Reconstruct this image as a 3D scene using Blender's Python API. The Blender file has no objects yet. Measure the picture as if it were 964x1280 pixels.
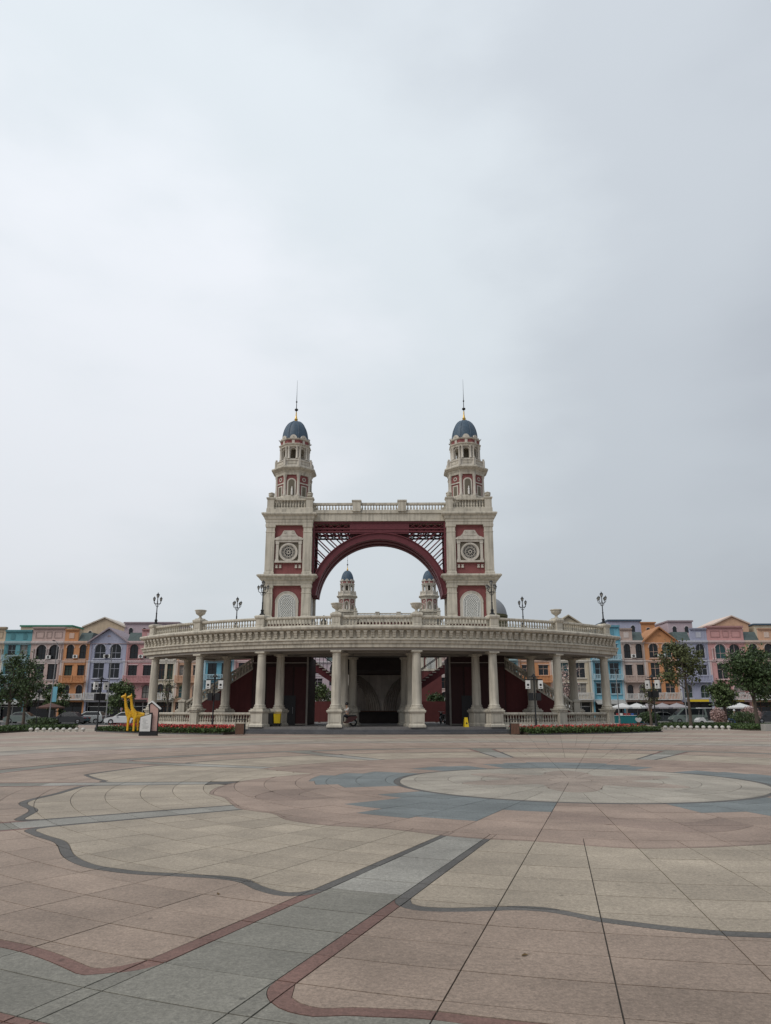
import bpy, bmesh, math, random
from mathutils import Vector, Matrix
PI = math.pi
R0 = random.Random(7)
scene = bpy.context.scene
C = scene.collection

# ------------------------------------------------------------------ camera
F_PX, HOR, EYE, CAMX, YAW = 920.0, 888.0, 1.6, 1.37, 0.0133     # photograph pixels (964 x 1280)
PITCH = math.atan((HOR - 640) / F_PX)
cam_d = bpy.data.cameras.new('camera'); cam = bpy.data.objects.new('camera', cam_d); C.objects.link(cam)
cam_d.sensor_fit = 'VERTICAL'; cam_d.sensor_height = 24.0; cam_d.lens = 24.0 * F_PX / 1280.0
cam_d.clip_start = 0.05; cam_d.clip_end = 3000
cam.location = (CAMX, 0, EYE); cam.rotation_euler = (PI / 2 + PITCH, 0, YAW)
scene.camera = cam

# ------------------------------------------------------------------ sky, sun, exposure
SUN_AZ, SUN_EL = math.radians(-128), math.radians(46)             # azimuth from +Y, negative = left
sun_vec = Vector((math.sin(SUN_AZ) * math.cos(SUN_EL), math.cos(SUN_AZ) * math.cos(SUN_EL), math.sin(SUN_EL)))
world = bpy.data.worlds.new('World'); scene.world = world; world.use_nodes = True
wt = world.node_tree; wt.nodes.clear()
def wn(t, **k):
    n = wt.nodes.new(t)
    for a, b in k.items(): setattr(n, a, b)
    return n
w_out = wn('ShaderNodeOutputWorld'); w_bg = wn('ShaderNodeBackground'); w_bg.inputs['Strength'].default_value = 0.1
sky = wn('ShaderNodeTexSky'); sky.sky_type = 'NISHITA'; sky.sun_disc = False
sky.sun_elevation = SUN_EL; sky.sun_rotation = SUN_AZ; sky.air_density = 1.5; sky.dust_density = 6.0; sky.ozone_density = 1.0
tc = wn('ShaderNodeTexCoord')
bright = Vector((math.sin(math.radians(-34)) * math.cos(math.radians(22)), math.cos(math.radians(-34)) * math.cos(math.radians(22)), math.sin(math.radians(22))))
dot = wn('ShaderNodeVectorMath', operation='DOT_PRODUCT'); dot.inputs[1].default_value = bright
wt.links.new(tc.outputs['Generated'], dot.inputs[0])
noise = wn('ShaderNodeTexNoise'); noise.inputs['Scale'].default_value = 1.6; noise.inputs['Detail'].default_value = 3.0; noise.inputs['Roughness'].default_value = 0.45
mp = wn('ShaderNodeMapping'); mp.inputs['Scale'].default_value = (1, 1, 2.2); mp.inputs['Location'].default_value = (0.3, 1.7, 0.2)
wt.links.new(tc.outputs['Generated'], mp.inputs['Vector']); wt.links.new(mp.outputs['Vector'], noise.inputs['Vector'])
m1 = wn('ShaderNodeMath', operation='MULTIPLY_ADD'); m1.inputs[1].default_value = 0.34; m1.inputs[2].default_value = -0.17
wt.links.new(noise.outputs['Fac'], m1.inputs[0])
m2 = wn('ShaderNodeMath', operation='ADD'); wt.links.new(dot.outputs['Value'], m2.inputs[0]); wt.links.new(m1.outputs[0], m2.inputs[1])
ramp = wn('ShaderNodeValToRGB')
ramp.color_ramp.interpolation = 'EASE'
els = ramp.color_ramp.elements
els[0].position = 0.38; els[0].color = (0.44, 0.475, 0.525, 1)
els[1].position = 1.0; els[1].color = (0.835, 0.865, 0.915, 1)
e = els.new(0.66); e.color = (0.56, 0.605, 0.655, 1)
e = els.new(0.84); e.color = (0.70, 0.755, 0.80, 1)
sepz = wn('ShaderNodeSeparateXYZ'); wt.links.new(tc.outputs['Generated'], sepz.inputs[0])
hi = wn('ShaderNodeMapRange'); hi.interpolation_type = 'SMOOTHSTEP'; hi.inputs['From Min'].default_value = 0.45; hi.inputs['From Max'].default_value = 1.0; hi.inputs['To Max'].default_value = 0.85
wt.links.new(sepz.outputs['Z'], hi.inputs['Value'])
n5 = wn('ShaderNodeTexNoise'); n5.inputs['Scale'].default_value = 5.5; n5.inputs['Detail'].default_value = 5.0; n5.inputs['Roughness'].default_value = 0.5
wt.links.new(mp.outputs['Vector'], n5.inputs['Vector'])
m5 = wn('ShaderNodeMath', operation='MULTIPLY_ADD'); m5.inputs[1].default_value = 0.16; m5.inputs[2].default_value = -0.08; wt.links.new(n5.outputs['Fac'], m5.inputs[0])
flat = wn('ShaderNodeMix'); flat.data_type = 'FLOAT'; wt.links.new(hi.outputs[0], flat.inputs[0]); wt.links.new(m2.outputs[0], flat.inputs[2]); flat.inputs[3].default_value = 0.74
m6 = wn('ShaderNodeMath', operation='ADD'); wt.links.new(flat.outputs[0], m6.inputs[0]); wt.links.new(m5.outputs[0], m6.inputs[1])
wt.links.new(m6.outputs[0], ramp.inputs[0])
# the cloud layer brightens towards the zenith as an overcast sky does
sep = wn('ShaderNodeSeparateXYZ'); wt.links.new(tc.outputs['Generated'], sep.inputs[0])
m3 = wn('ShaderNodeMapRange'); m3.inputs['From Min'].default_value = 0.12; m3.inputs['From Max'].default_value = 1.0
m3.inputs['To Min'].default_value = 8.7; m3.inputs['To Max'].default_value = 12.5
wt.links.new(sep.outputs['Z'], m3.inputs['Value'])
vs = wn('ShaderNodeVectorMath', operation='SCALE'); wt.links.new(ramp.outputs['Color'], vs.inputs[0]); wt.links.new(m3.outputs[0], vs.inputs['Scale'])
mx = wn('ShaderNodeMixRGB'); mx.inputs['Fac'].default_value = 0.93
wt.links.new(sky.outputs[0], mx.inputs['Color1']); wt.links.new(vs.outputs[0], mx.inputs['Color2'])
wt.links.new(mx.outputs[0], w_bg.inputs['Color']); wt.links.new(w_bg.outputs[0], w_out.inputs[0])

sun_d = bpy.data.lights.new('sun', 'SUN'); sun_d.energy = 1.5; sun_d.angle = math.radians(35); sun_d.color = (1.0, 0.96, 0.9)
sun = bpy.data.objects.new('sun', sun_d); C.objects.link(sun)
sun.rotation_euler = (-sun_vec).to_track_quat('-Z', 'Y').to_euler()
sun.location = (-60, 20, 60)
scene.view_settings.view_transform = 'Standard'; scene.view_settings.look = 'None'
scene.view_settings.exposure = 0.07; scene.view_settings.gamma = 1.0; scene.view_settings.use_curve_mapping = False

# ------------------------------------------------------------------ pixels of the photograph -> places
def ray(px, py):
    x = px - 482; v = py - 640
    fw = F_PX * math.cos(PITCH) + v * math.sin(PITCH); up = F_PX * math.sin(PITCH) - v * math.cos(PITCH)
    return x * math.cos(YAW) - fw * math.sin(YAW), fw * math.cos(YAW) + x * math.sin(YAW), up
def G(px, py, z=0.0):
    a, b, c = ray(px, py); t = (z - EYE) / c; return CAMX + a * t, b * t
def XZ(px, py, Y):
    a, b, c = ray(px, py); t = Y / b; return CAMX + a * t, EYE + c * t
def project(X, Y, Z):
    X -= CAMX; Z -= EYE
    x = X * math.cos(YAW) + Y * math.sin(YAW); y = Y * math.cos(YAW) - X * math.sin(YAW)
    zc = y * math.cos(PITCH) + Z * math.sin(PITCH); yc = -y * math.sin(PITCH) + Z * math.cos(PITCH)
    if zc < 0.1: return None
    return 482 + F_PX * x / zc, 640 - F_PX * yc / zc

# ------------------------------------------------------------------ mesh helpers
class MB:
    def __init__(s): s.v = []; s.f = []
    def add(s, vs, fs):
        o = len(s.v); s.v += [tuple(p) for p in vs]; s.f += [tuple(i + o for i in f) for f in fs]; return s
    def box(s, x0, x1, y0, y1, z0, z1):
        return s.add([(x0,y0,z0),(x1,y0,z0),(x1,y1,z0),(x0,y1,z0),(x0,y0,z1),(x1,y0,z1),(x1,y1,z1),(x0,y1,z1)],
                     [(0,3,2,1),(4,5,6,7),(0,1,5,4),(1,2,6,5),(2,3,7,6),(3,0,4,7)])
    def frustum(s, cx, cy, ax, ay, bx, by, z0, z1):
        return s.add([(cx-ax,cy-ay,z0),(cx+ax,cy-ay,z0),(cx+ax,cy+ay,z0),(cx-ax,cy+ay,z0),(cx-bx,cy-by,z1),(cx+bx,cy-by,z1),(cx+bx,cy+by,z1),(cx-bx,cy+by,z1)],
                     [(0,3,2,1),(4,5,6,7),(0,1,5,4),(1,2,6,5),(2,3,7,6),(3,0,4,7)])
    def stack(s, cx, cy, prof, n=4, rot=PI/4):
        """lathe with n sides; for n=4, r is the half width"""
        k = 1 / math.cos(PI / n) if n <= 8 else 1
        vs = []
        for r, z in prof:
            for i in range(n):
                a = rot + 2 * PI * i / n
                vs.append((cx + r * k * math.cos(a), cy + r * k * math.sin(a), z))
        fs = []
        for j in range(len(prof) - 1):
            for i in range(n):
                fs.append((j*n+i, j*n+(i+1)%n, (j+1)*n+(i+1)%n, (j+1)*n+i))
        fs.append(tuple(range(n))[::-1]); m = (len(prof)-1)*n; fs.append(tuple(range(m, m+n)))
        return s.add(vs, fs)
    def lathe(s, cx, cy, prof, n=12, rot=0): return s.stack(cx, cy, prof, n if n > 8 else n, rot)
    def tube(s, p0, p1, r0, r1=None, n=6):
        r1 = r0 if r1 is None else r1
        p0 = Vector(p0); p1 = Vector(p1); d = (p1 - p0)
        if d.length < 1e-6: return s
        q = d.to_track_quat('Z', 'Y'); u = q @ Vector((1,0,0)); w = q @ Vector((0,1,0))
        vs = []
        for p, r in ((p0, r0), (p1, r1)):
            for i in range(n):
                a = 2*PI*i/n; vs.append(p + u*r*math.cos(a) + w*r*math.sin(a))
        fs = [(i, (i+1)%n, n+(i+1)%n, n+i) for i in range(n)] + [tuple(range(n))[::-1], tuple(range(n, 2*n))]
        return s.add(vs, fs)
    def path(s, pts, rs, n=6):
        for i in range(len(pts)-1):
            s.tube(pts[i], pts[i+1], rs[i] if hasattr(rs,'__len__') else rs, rs[i+1] if hasattr(rs,'__len__') else rs, n)
        return s
    def ball(s, c, r, nu=8, nv=6, sz=1.0):
        prof = [(max(1e-3, r*math.sin(PI*j/nv)), c[2] - r*sz*math.cos(PI*j/nv)) for j in range(nv+1)]
        k = prof; vs=[]; n=nu
        return s.stack(c[0], c[1], prof, nu if nu > 8 else 9)
    def prism_xz(s, pts, y0, y1):
        n = len(pts)
        vs = [(x, y0, z) for x, z in pts] + [(x, y1, z) for x, z in pts]
        return s.add(vs, [tuple(range(n)), tuple(range(n, 2*n))[::-1]] + [(i, n+i, n+(i+1)%n, (i+1)%n) for i in range(n)])
    def prism_yz(s, pts, x0, x1):
        n = len(pts)
        vs = [(x0, y, z) for y, z in pts] + [(x1, y, z) for y, z in pts]
        return s.add(vs, [tuple(range(n))[::-1], tuple(range(n, 2*n))] + [(i, (i+1)%n, n+(i+1)%n, n+i) for i in range(n)])
    def prism_xy(s, pts, z0, z1):
        n = len(pts)
        vs = [(x, y, z0) for x, y in pts] + [(x, y, z1) for x, y in pts]
        return s.add(vs, [tuple(range(n))[::-1], tuple(range(n, 2*n))] + [(i, (i+1)%n, n+(i+1)%n, n+i) for i in range(n)])
    def ring_xz(s, cx, cz, ri, ro, y0, y1, a0=0, a1=2*PI, n=24):
        """flat ring or arch in the XZ plane, thickness y0..y1"""
        full = abs(a1 - a0 - 2*PI) < 1e-6
        m = n if full else n + 1
        vs = []
        for i in range(m):
            a = a0 + (a1-a0)*i/n; c, sn = math.cos(a), math.sin(a)
            vs += [(cx+ri*c,y0,cz+ri*sn),(cx+ro*c,y0,cz+ro*sn),(cx+ro*c,y1,cz+ro*sn),(cx+ri*c,y1,cz+ri*sn)]
        fs = []
        for i in range(n):
            a = 4*i; b = 4*((i+1)%m)
            for k in range(4): fs.append((a+k, a+(k+1)%4, b+(k+1)%4, b+k))
        if not full: fs += [(3,2,1,0), (4*n, 4*n+1, 4*n+2, 4*n+3)]
        return s.add(vs, fs)
    def sweep(s, prof, a0, a1, n):
        """closed profile (R,z) swept round the local origin; angle 0 faces -Y"""
        m = len(prof); vs = []
        for i in range(n+1):
            a = a0 + (a1-a0)*i/n
            vs += [(r*math.sin(a), -r*math.cos(a), z) for r, z in prof]
        fs = []
        for i in range(n):
            for k in range(m):
                fs.append((i*m+k, i*m+(k+1)%m, (i+1)*m+(k+1)%m, (i+1)*m+k))
        fs += [tuple(range(m))[::-1], tuple(range(n*m, n*m+m))]
        return s.add(vs, fs)
    def merge(s, o, mat=None):
        return s.add([(mat @ Vector(p)) if mat else p for p in o.v], o.f)
    def mesh(s, name, mat=None, smooth=False, recalc=True):
        me = bpy.data.meshes.new(name); me.from_pydata(s.v, [], s.f)
        if recalc:
            bm = bmesh.new(); bm.from_mesh(me); bmesh.ops.recalc_face_normals(bm, faces=bm.faces); bm.to_mesh(me); bm.free()
        if smooth:
            me.polygons.foreach_set('use_smooth', [True]*len(me.polygons))
            try: me.set_sharp_from_angle(angle=math.radians(40))
            except Exception: pass
        if mat: me.materials.append(mat)
        me.update(); return me
    def build(s, name, mat, parent=None, loc=(0,0,0), rz=0, smooth=False, recalc=True):
        return inst(name, s.mesh(name, mat, smooth, recalc), parent, loc, rz)
def inst(name, me, parent=None, loc=(0,0,0), rz=0, scale=None):
    o = bpy.data.objects.new(name, me); C.objects.link(o)
    o.parent = parent; o.location = loc; o.rotation_euler = (0, 0, rz)
    if scale: o.scale = scale
    return o
def tag(o, label=None, cat=None, group=None, kind=None):
    if label: o['label'] = label
    if cat: o['category'] = cat
    if group: o['group'] = group
    if kind: o['kind'] = kind
    return o
def thing(name, label, cat, loc=(0,0,0), rz=0, group=None):
    o = bpy.data.objects.new(name, None); C.objects.link(o); o.location = loc; o.rotation_euler = (0,0,rz)
    o.empty_display_size = 0.3
    return tag(o, label, cat, group)
KIDS = {}
def kids(o): return [c for c in o.children]
def copy_tree(o, loc=None, rz=None, label=None, parent=None, scale=None):
    c = o.copy(); C.objects.link(c); c.parent = parent
    if loc is not None: c.location = loc
    if rz is not None: c.rotation_euler = (0, 0, rz)
    if scale: c.scale = scale
    if label: c['label'] = label
    for ch in list(o.children):
        copy_tree(ch, parent=c)
    return c

# ------------------------------------------------------------------ materials
def _nt(name):
    m = bpy.data.materials.new(name); m.use_nodes = True; nt = m.node_tree; nt.nodes.clear()
    out = nt.nodes.new('ShaderNodeOutputMaterial'); b = nt.nodes.new('ShaderNodeBsdfPrincipled'); nt.links.new(b.outputs[0], out.inputs[0])
    return m, nt, b
def mat(name, col, rough=0.75, var=0.10, scale=3.0, metal=0.0, bump=0.0, bscale=40.0, streak=0.0, island=0.0, spec=0.3, coat=0.0):
    """painted / stone surface: broad tone variation, optional rain streaks, fine relief"""
    m, nt, b = _nt(name); N = nt.nodes.new; L = nt.links.new
    b.inputs['Roughness'].default_value = rough; b.inputs['Metallic'].default_value = metal; b.inputs['Specular IOR Level'].default_value = spec
    if coat: b.inputs['Coat Weight'].default_value = coat
    tcn = N('ShaderNodeTexCoord')
    geo = N('ShaderNodeNewGeometry')
    n1 = N('ShaderNodeTexNoise'); n1.inputs['Scale'].default_value = scale; n1.inputs['Detail'].default_value = 6; n1.inputs['Roughness'].default_value = 0.6
    L(geo.outputs['Position'], n1.inputs['Vector'])
    r = N('ShaderNodeMapRange'); r.inputs['From Min'].default_value = 0.3; r.inputs['From Max'].default_value = 0.7
    r.inputs['To Min'].default_value = 1 - var; r.inputs['To Max'].default_value = 1 + var; L(n1.outputs['Fac'], r.inputs['Value'])
    val = r.outputs[0]
    if streak:
        mpp = N('ShaderNodeMapping'); mpp.inputs['Scale'].default_value = (5, 5, 0.35); L(geo.outputs['Position'], mpp.inputs['Vector'])
        n2 = N('ShaderNodeTexNoise'); n2.inputs['Scale'].default_value = 1.0; n2.inputs['Detail'].default_value = 5; L(mpp.outputs[0], n2.inputs['Vector'])
        r2 = N('ShaderNodeMapRange'); r2.inputs['From Min'].default_value = 0.44; r2.inputs['From Max'].default_value = 0.70
        r2.inputs['To Min'].default_value = 1.0; r2.inputs['To Max'].default_value = 1 - streak; L(n2.outputs['Fac'], r2.inputs['Value'])
        mm = N('ShaderNodeMath'); mm.operation = 'MULTIPLY'; L(val, mm.inputs[0]); L(r2.outputs[0], mm.inputs[1]); val = mm.outputs[0]
    if island:
        r3 = N('ShaderNodeMapRange'); r3.inputs['To Min'].default_value = 1 - island; r3.inputs['To Max'].default_value = 1 + island
        L(geo.outputs['Random Per Island'], r3.inputs['Value'])
        mm = N('ShaderNodeMath'); mm.operation = 'MULTIPLY'; L(val, mm.inputs[0]); L(r3.outputs[0], mm.inputs[1]); val = mm.outputs[0]
    sc = N('ShaderNodeVectorMath'); sc.operation = 'SCALE'; sc.inputs[0].default_value = col[:3]; L(val, sc.inputs['Scale'])
    L(sc.outputs[0], b.inputs['Base Color'])
    if bump:
        n3 = N('ShaderNodeTexNoise'); n3.inputs['Scale'].default_value = bscale; n3.inputs['Detail'].default_value = 4; L(geo.outputs['Position'], n3.inputs['Vector'])
        bp = N('ShaderNodeBump'); bp.inputs['Strength'].default_value = bump; bp.inputs['Distance'].default_value = 0.02; L(n3.outputs['Fac'], bp.inputs['Height']); L(bp.outputs[0], b.inputs['Normal'])
    return m
def granite(name, col, speck=0.30, isl=0.085, rough=0.72):
    """flamed granite: grain speckle, larger stains, one tone per slab"""
    m, nt, b = _nt(name); N = nt.nodes.new; L = nt.links.new
    b.inputs['Roughness'].default_value = rough; b.inputs['Specular IOR Level'].default_value = 0.25
    geo = N('ShaderNodeNewGeometry')
    n1 = N('ShaderNodeTexNoise'); n1.inputs['Scale'].default_value = 55; n1.inputs['Detail'].default_value = 3; n1.inputs['Roughness'].default_value = 0.8; L(geo.outputs['Position'], n1.inputs['Vector'])
    r1 = N('ShaderNodeMapRange'); r1.inputs['From Min'].default_value = 0.3; r1.inputs['From Max'].default_value = 0.7; r1.inputs['To Min'].default_value = 1-speck; r1.inputs['To Max'].default_value = 1+speck; L(n1.outputs['Fac'], r1.inputs['Value'])
    n2 = N('ShaderNodeTexNoise'); n2.inputs['Scale'].default_value = 1.1; n2.inputs['Detail'].default_value = 7; n2.inputs['Roughness'].default_value = 0.65; L(geo.outputs['Position'], n2.inputs['Vector'])
    r2 = N('ShaderNodeMapRange'); r2.inputs['From Min'].default_value = 0.3; r2.inputs['From Max'].default_value = 0.7; r2.inputs['To Min'].default_value = 0.86; r2.inputs['To Max'].default_value = 1.12; L(n2.outputs['Fac'], r2.inputs['Value'])
    n4 = N('ShaderNodeTexNoise'); n4.inputs['Scale'].default_value = 9; n4.inputs['Detail'].default_value = 6; n4.inputs['Roughness'].default_value = 0.75; L(geo.outputs['Position'], n4.inputs['Vector'])
    r4 = N('ShaderNodeMapRange'); r4.inputs['From Min'].default_value = 0.56; r4.inputs['From Max'].default_value = 0.76; r4.inputs['To Min'].default_value = 1.0; r4.inputs['To Max'].default_value = 0.80; L(n4.outputs['Fac'], r4.inputs['Value'])
    r3 = N('ShaderNodeMapRange'); r3.inputs['To Min'].default_value = 1-isl; r3.inputs['To Max'].default_value = 1+isl; L(geo.outputs['Random Per Island'], r3.inputs['Value'])
    # per-object tone for slabs that are objects of their own
    oi = N('ShaderNodeObjectInfo'); r5 = N('ShaderNodeMapRange'); r5.inputs['To Min'].default_value = 1-isl; r5.inputs['To Max'].default_value = 1+isl; L(oi.outputs['Random'], r5.inputs['Value'])
    vo = N('ShaderNodeTexVoronoi'); vo.inputs['Scale'].default_value = 2.3; vo.inputs['Randomness'].default_value = 1.0; L(geo.outputs['Position'], vo.inputs['Vector'])
    r6 = N('ShaderNodeMapRange'); r6.inputs['From Min'].default_value = 0.035; r6.inputs['From Max'].default_value = 0.06; r6.inputs['To Min'].default_value = 0.62; r6.inputs['To Max'].default_value = 1.0; L(vo.outputs['Distance'], r6.inputs['Value'])
    n7 = N('ShaderNodeTexNoise'); n7.inputs['Scale'].default_value = 0.35; n7.inputs['Detail'].default_value = 9; n7.inputs['Roughness'].default_value = 0.72; L(geo.outputs['Position'], n7.inputs['Vector'])
    r7 = N('ShaderNodeMapRange'); r7.inputs['From Min'].default_value = 0.36; r7.inputs['From Max'].default_value = 0.64; r7.inputs['To Min'].default_value = 0.80; r7.inputs['To Max'].default_value = 1.14; L(n7.outputs['Fac'], r7.inputs['Value'])
    n8 = N('ShaderNodeTexNoise'); n8.inputs['Scale'].default_value = 24; n8.inputs['Detail'].default_value = 2; L(geo.outputs['Position'], n8.inputs['Vector'])
    r8 = N('ShaderNodeMapRange'); r8.inputs['From Min'].default_value = 0.35; r8.inputs['From Max'].default_value = 0.68; r8.inputs['To Min'].default_value = 0.88; r8.inputs['To Max'].default_value = 1.14; L(n8.outputs['Fac'], r8.inputs['Value'])
    v = r1.outputs[0]
    for o in (r2, r4, r3, r5, r6, r7, r8):
        mm = N('ShaderNodeMath'); mm.operation = 'MULTIPLY'; L(v, mm.inputs[0]); L(o.outputs[0], mm.inputs[1]); v = mm.outputs[0]
    sc = N('ShaderNodeVectorMath'); sc.operation = 'SCALE'; sc.inputs[0].default_value = col[:3]; L(v, sc.inputs['Scale'])
    L(sc.outputs[0], b.inputs['Base Color'])
    bp = N('ShaderNodeBump'); bp.inputs['Strength'].default_value = 0.25; bp.inputs['Distance'].default_value = 0.004; L(n1.outputs['Fac'], bp.inputs['Height']); L(bp.outputs[0], b.inputs['Normal'])
    return m
def leafmat(name, col, trans=0.25):
    m, nt, b = _nt(name); N = nt.nodes.new; L = nt.links.new
    geo = N('ShaderNodeNewGeometry')
    r = N('ShaderNodeMapRange'); r.inputs['To Min'].default_value = 0.45; r.inputs['To Max'].default_value = 1.9; L(geo.outputs['Random Per Island'], r.inputs['Value'])
    sc = N('ShaderNodeVectorMath'); sc.operation = 'SCALE'; sc.inputs[0].default_value = col; L(r.outputs[0], sc.inputs['Scale']); L(sc.outputs[0], b.inputs['Base Color'])
    b.inputs['Roughness'].default_value = 0.55; b.inputs['Specular IOR Level'].default_value = 0.3
    return m
def glassmat(name, col=(0.012,0.014,0.017), rough=0.12):
    m, nt, b = _nt(name); b.inputs['Base Color'].default_value = (*col, 1); b.inputs['Roughness'].default_value = rough; b.inputs['Specular IOR Level'].default_value = 0.5
    return m
CREAM = (0.535, 0.495, 0.415)
M = dict(
 cream=mat('cream_stone_paint', CREAM, 0.8, 0.13, 0.9, streak=0.36, bump=0.15),
 cream2=mat('pale_trim_paint', (0.555, 0.515, 0.45), 0.8, 0.10, 1.2, streak=0.26),
 red=mat('brick_red_stucco', (0.245, 0.085, 0.083), 0.85, 0.10, 1.5, streak=0.15, bump=0.15),
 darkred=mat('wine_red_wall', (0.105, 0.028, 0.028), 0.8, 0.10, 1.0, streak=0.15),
 steelred=mat('maroon_painted_steel', (0.135, 0.034, 0.042), 0.5, 0.12, 2.0),
 slate=mat('blue_slate_dome', (0.060, 0.095, 0.135), 0.5, 0.22, 6.0, bump=0.2, bscale=9),
 gold=mat('gilded_metal', (0.55, 0.36, 0.09), 0.35, 0.15, 8, metal=0.9),
 iron=mat('black_cast_iron', (0.022, 0.023, 0.025), 0.5, 0.15, 10),
 lampglass=mat('milky_lamp_glass', (0.35, 0.35, 0.33), 0.2, 0.05),
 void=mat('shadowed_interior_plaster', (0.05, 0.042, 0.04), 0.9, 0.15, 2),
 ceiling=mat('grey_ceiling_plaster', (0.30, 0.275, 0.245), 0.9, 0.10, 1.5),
 floor=granite('dark_granite_floor', (0.16, 0.15, 0.145)),
 stepst=granite('charcoal_granite_step', (0.105, 0.105, 0.11)),
 panel=mat('grey_render_panel', (0.60, 0.57, 0.52), 0.9, 0.14, 1.2, streak=0.2),
 lattice=mat('white_lattice_paint', (0.74, 0.74, 0.71), 0.6, 0.05, 3),
 latback=mat('lattice_backing', (0.24, 0.25, 0.235), 0.6, 0.10, 2),
 winglass=glassmat('dark_window_glass'),
 winteal=glassmat('tinted_teal_glass', (0.02, 0.07, 0.075), 0.15),
 niche=mat('olive_niche_plaster', (0.15, 0.132, 0.10), 0.85, 0.1, 3),
 statue=mat('white_plaster_figure', (0.66, 0.64, 0.6), 0.7, 0.05, 3),
 asphalt=mat('asphalt_road', (0.055, 0.055, 0.056), 0.9, 0.2, 0.6, bump=0.2),
 kerb=mat('concrete_kerb', (0.32, 0.31, 0.29), 0.9, 0.12, 2.0, bump=0.15),
 sidewalk=mat('sidewalk_concrete', (0.25, 0.235, 0.215), 0.9, 0.15, 0.8),
 frame0=mat('dark_metal_door', (0.03, 0.03, 0.032), 0.45, 0.1, 4),
 soil=mat('planting_soil', (0.05, 0.04, 0.03), 0.95, 0.25, 4),
 bark=mat('grey_brown_bark', (0.10, 0.08, 0.065), 0.9, 0.3, 9, bump=0.4, bscale=20),
 yellow=mat('yellow_fibreglass', (0.72, 0.42, 0.012), 0.4, 0.06, 5),
 yellowp=mat('yellow_plastic', (0.66, 0.47, 0.02), 0.5, 0.06, 5),
 wood=mat('brown_timber', (0.14, 0.075, 0.05), 0.7, 0.2, 6),
 white=mat('white_paint', (0.72, 0.72, 0.70), 0.6, 0.06, 3),
 signwhite=mat('white_sign_face', (0.68, 0.68, 0.66), 0.4, 0.03, 3),
 signpink=mat('faded_pink_sign_face', (0.50, 0.33, 0.29), 0.5, 0.10, 6),
 bollard=mat('white_bollard_stone', (0.58, 0.56, 0.52), 0.75, 0.12, 9, streak=0.1),
 rubber=mat('black_rubber', (0.02, 0.02, 0.021), 0.85, 0.1, 9),
 chrome=mat('alloy_metal', (0.45, 0.45, 0.46), 0.3, 0.05, 9, metal=0.8),
 roofgrn=mat('grey_green_roof_slate', (0.075, 0.10, 0.098), 0.7, 0.22, 2.5, bump=0.3, bscale=7),
 shop=mat('dark_shop_interior', (0.055, 0.052, 0.05), 0.85, 0.4, 1.2),
 grass=leafmat('clipped_hedge_green', (0.045, 0.075, 0.022)),
 redfl=leafmat('red_flower_petals', (0.42, 0.05, 0.045)),
 leafA=leafmat('dark_broad_leaf', (0.040, 0.064, 0.024)),
 leafB=leafmat('mid_green_leaf', (0.062, 0.088, 0.032)),
 leafC=leafmat('olive_leaf', (0.075, 0.085, 0.035)),
 blossom=leafmat('pale_pink_blossom', (0.34, 0.24, 0.22)),
)
# ------------------------------------------------------------------ ground, road, plaza
PC = (5.52, 18.65)                       # centre of the round inlay
RS = 18.2                               # slabs are laid one by one out to this radius
st = MB().add([(-1500,-400,-0.09),(1500,-400,-0.09),(1500,2500,-0.09),(-1500,2500,-0.09)], [(0,1,2,3)]).build('ground', M['sidewalk'], recalc=False); tag(st, kind='structure')

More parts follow.
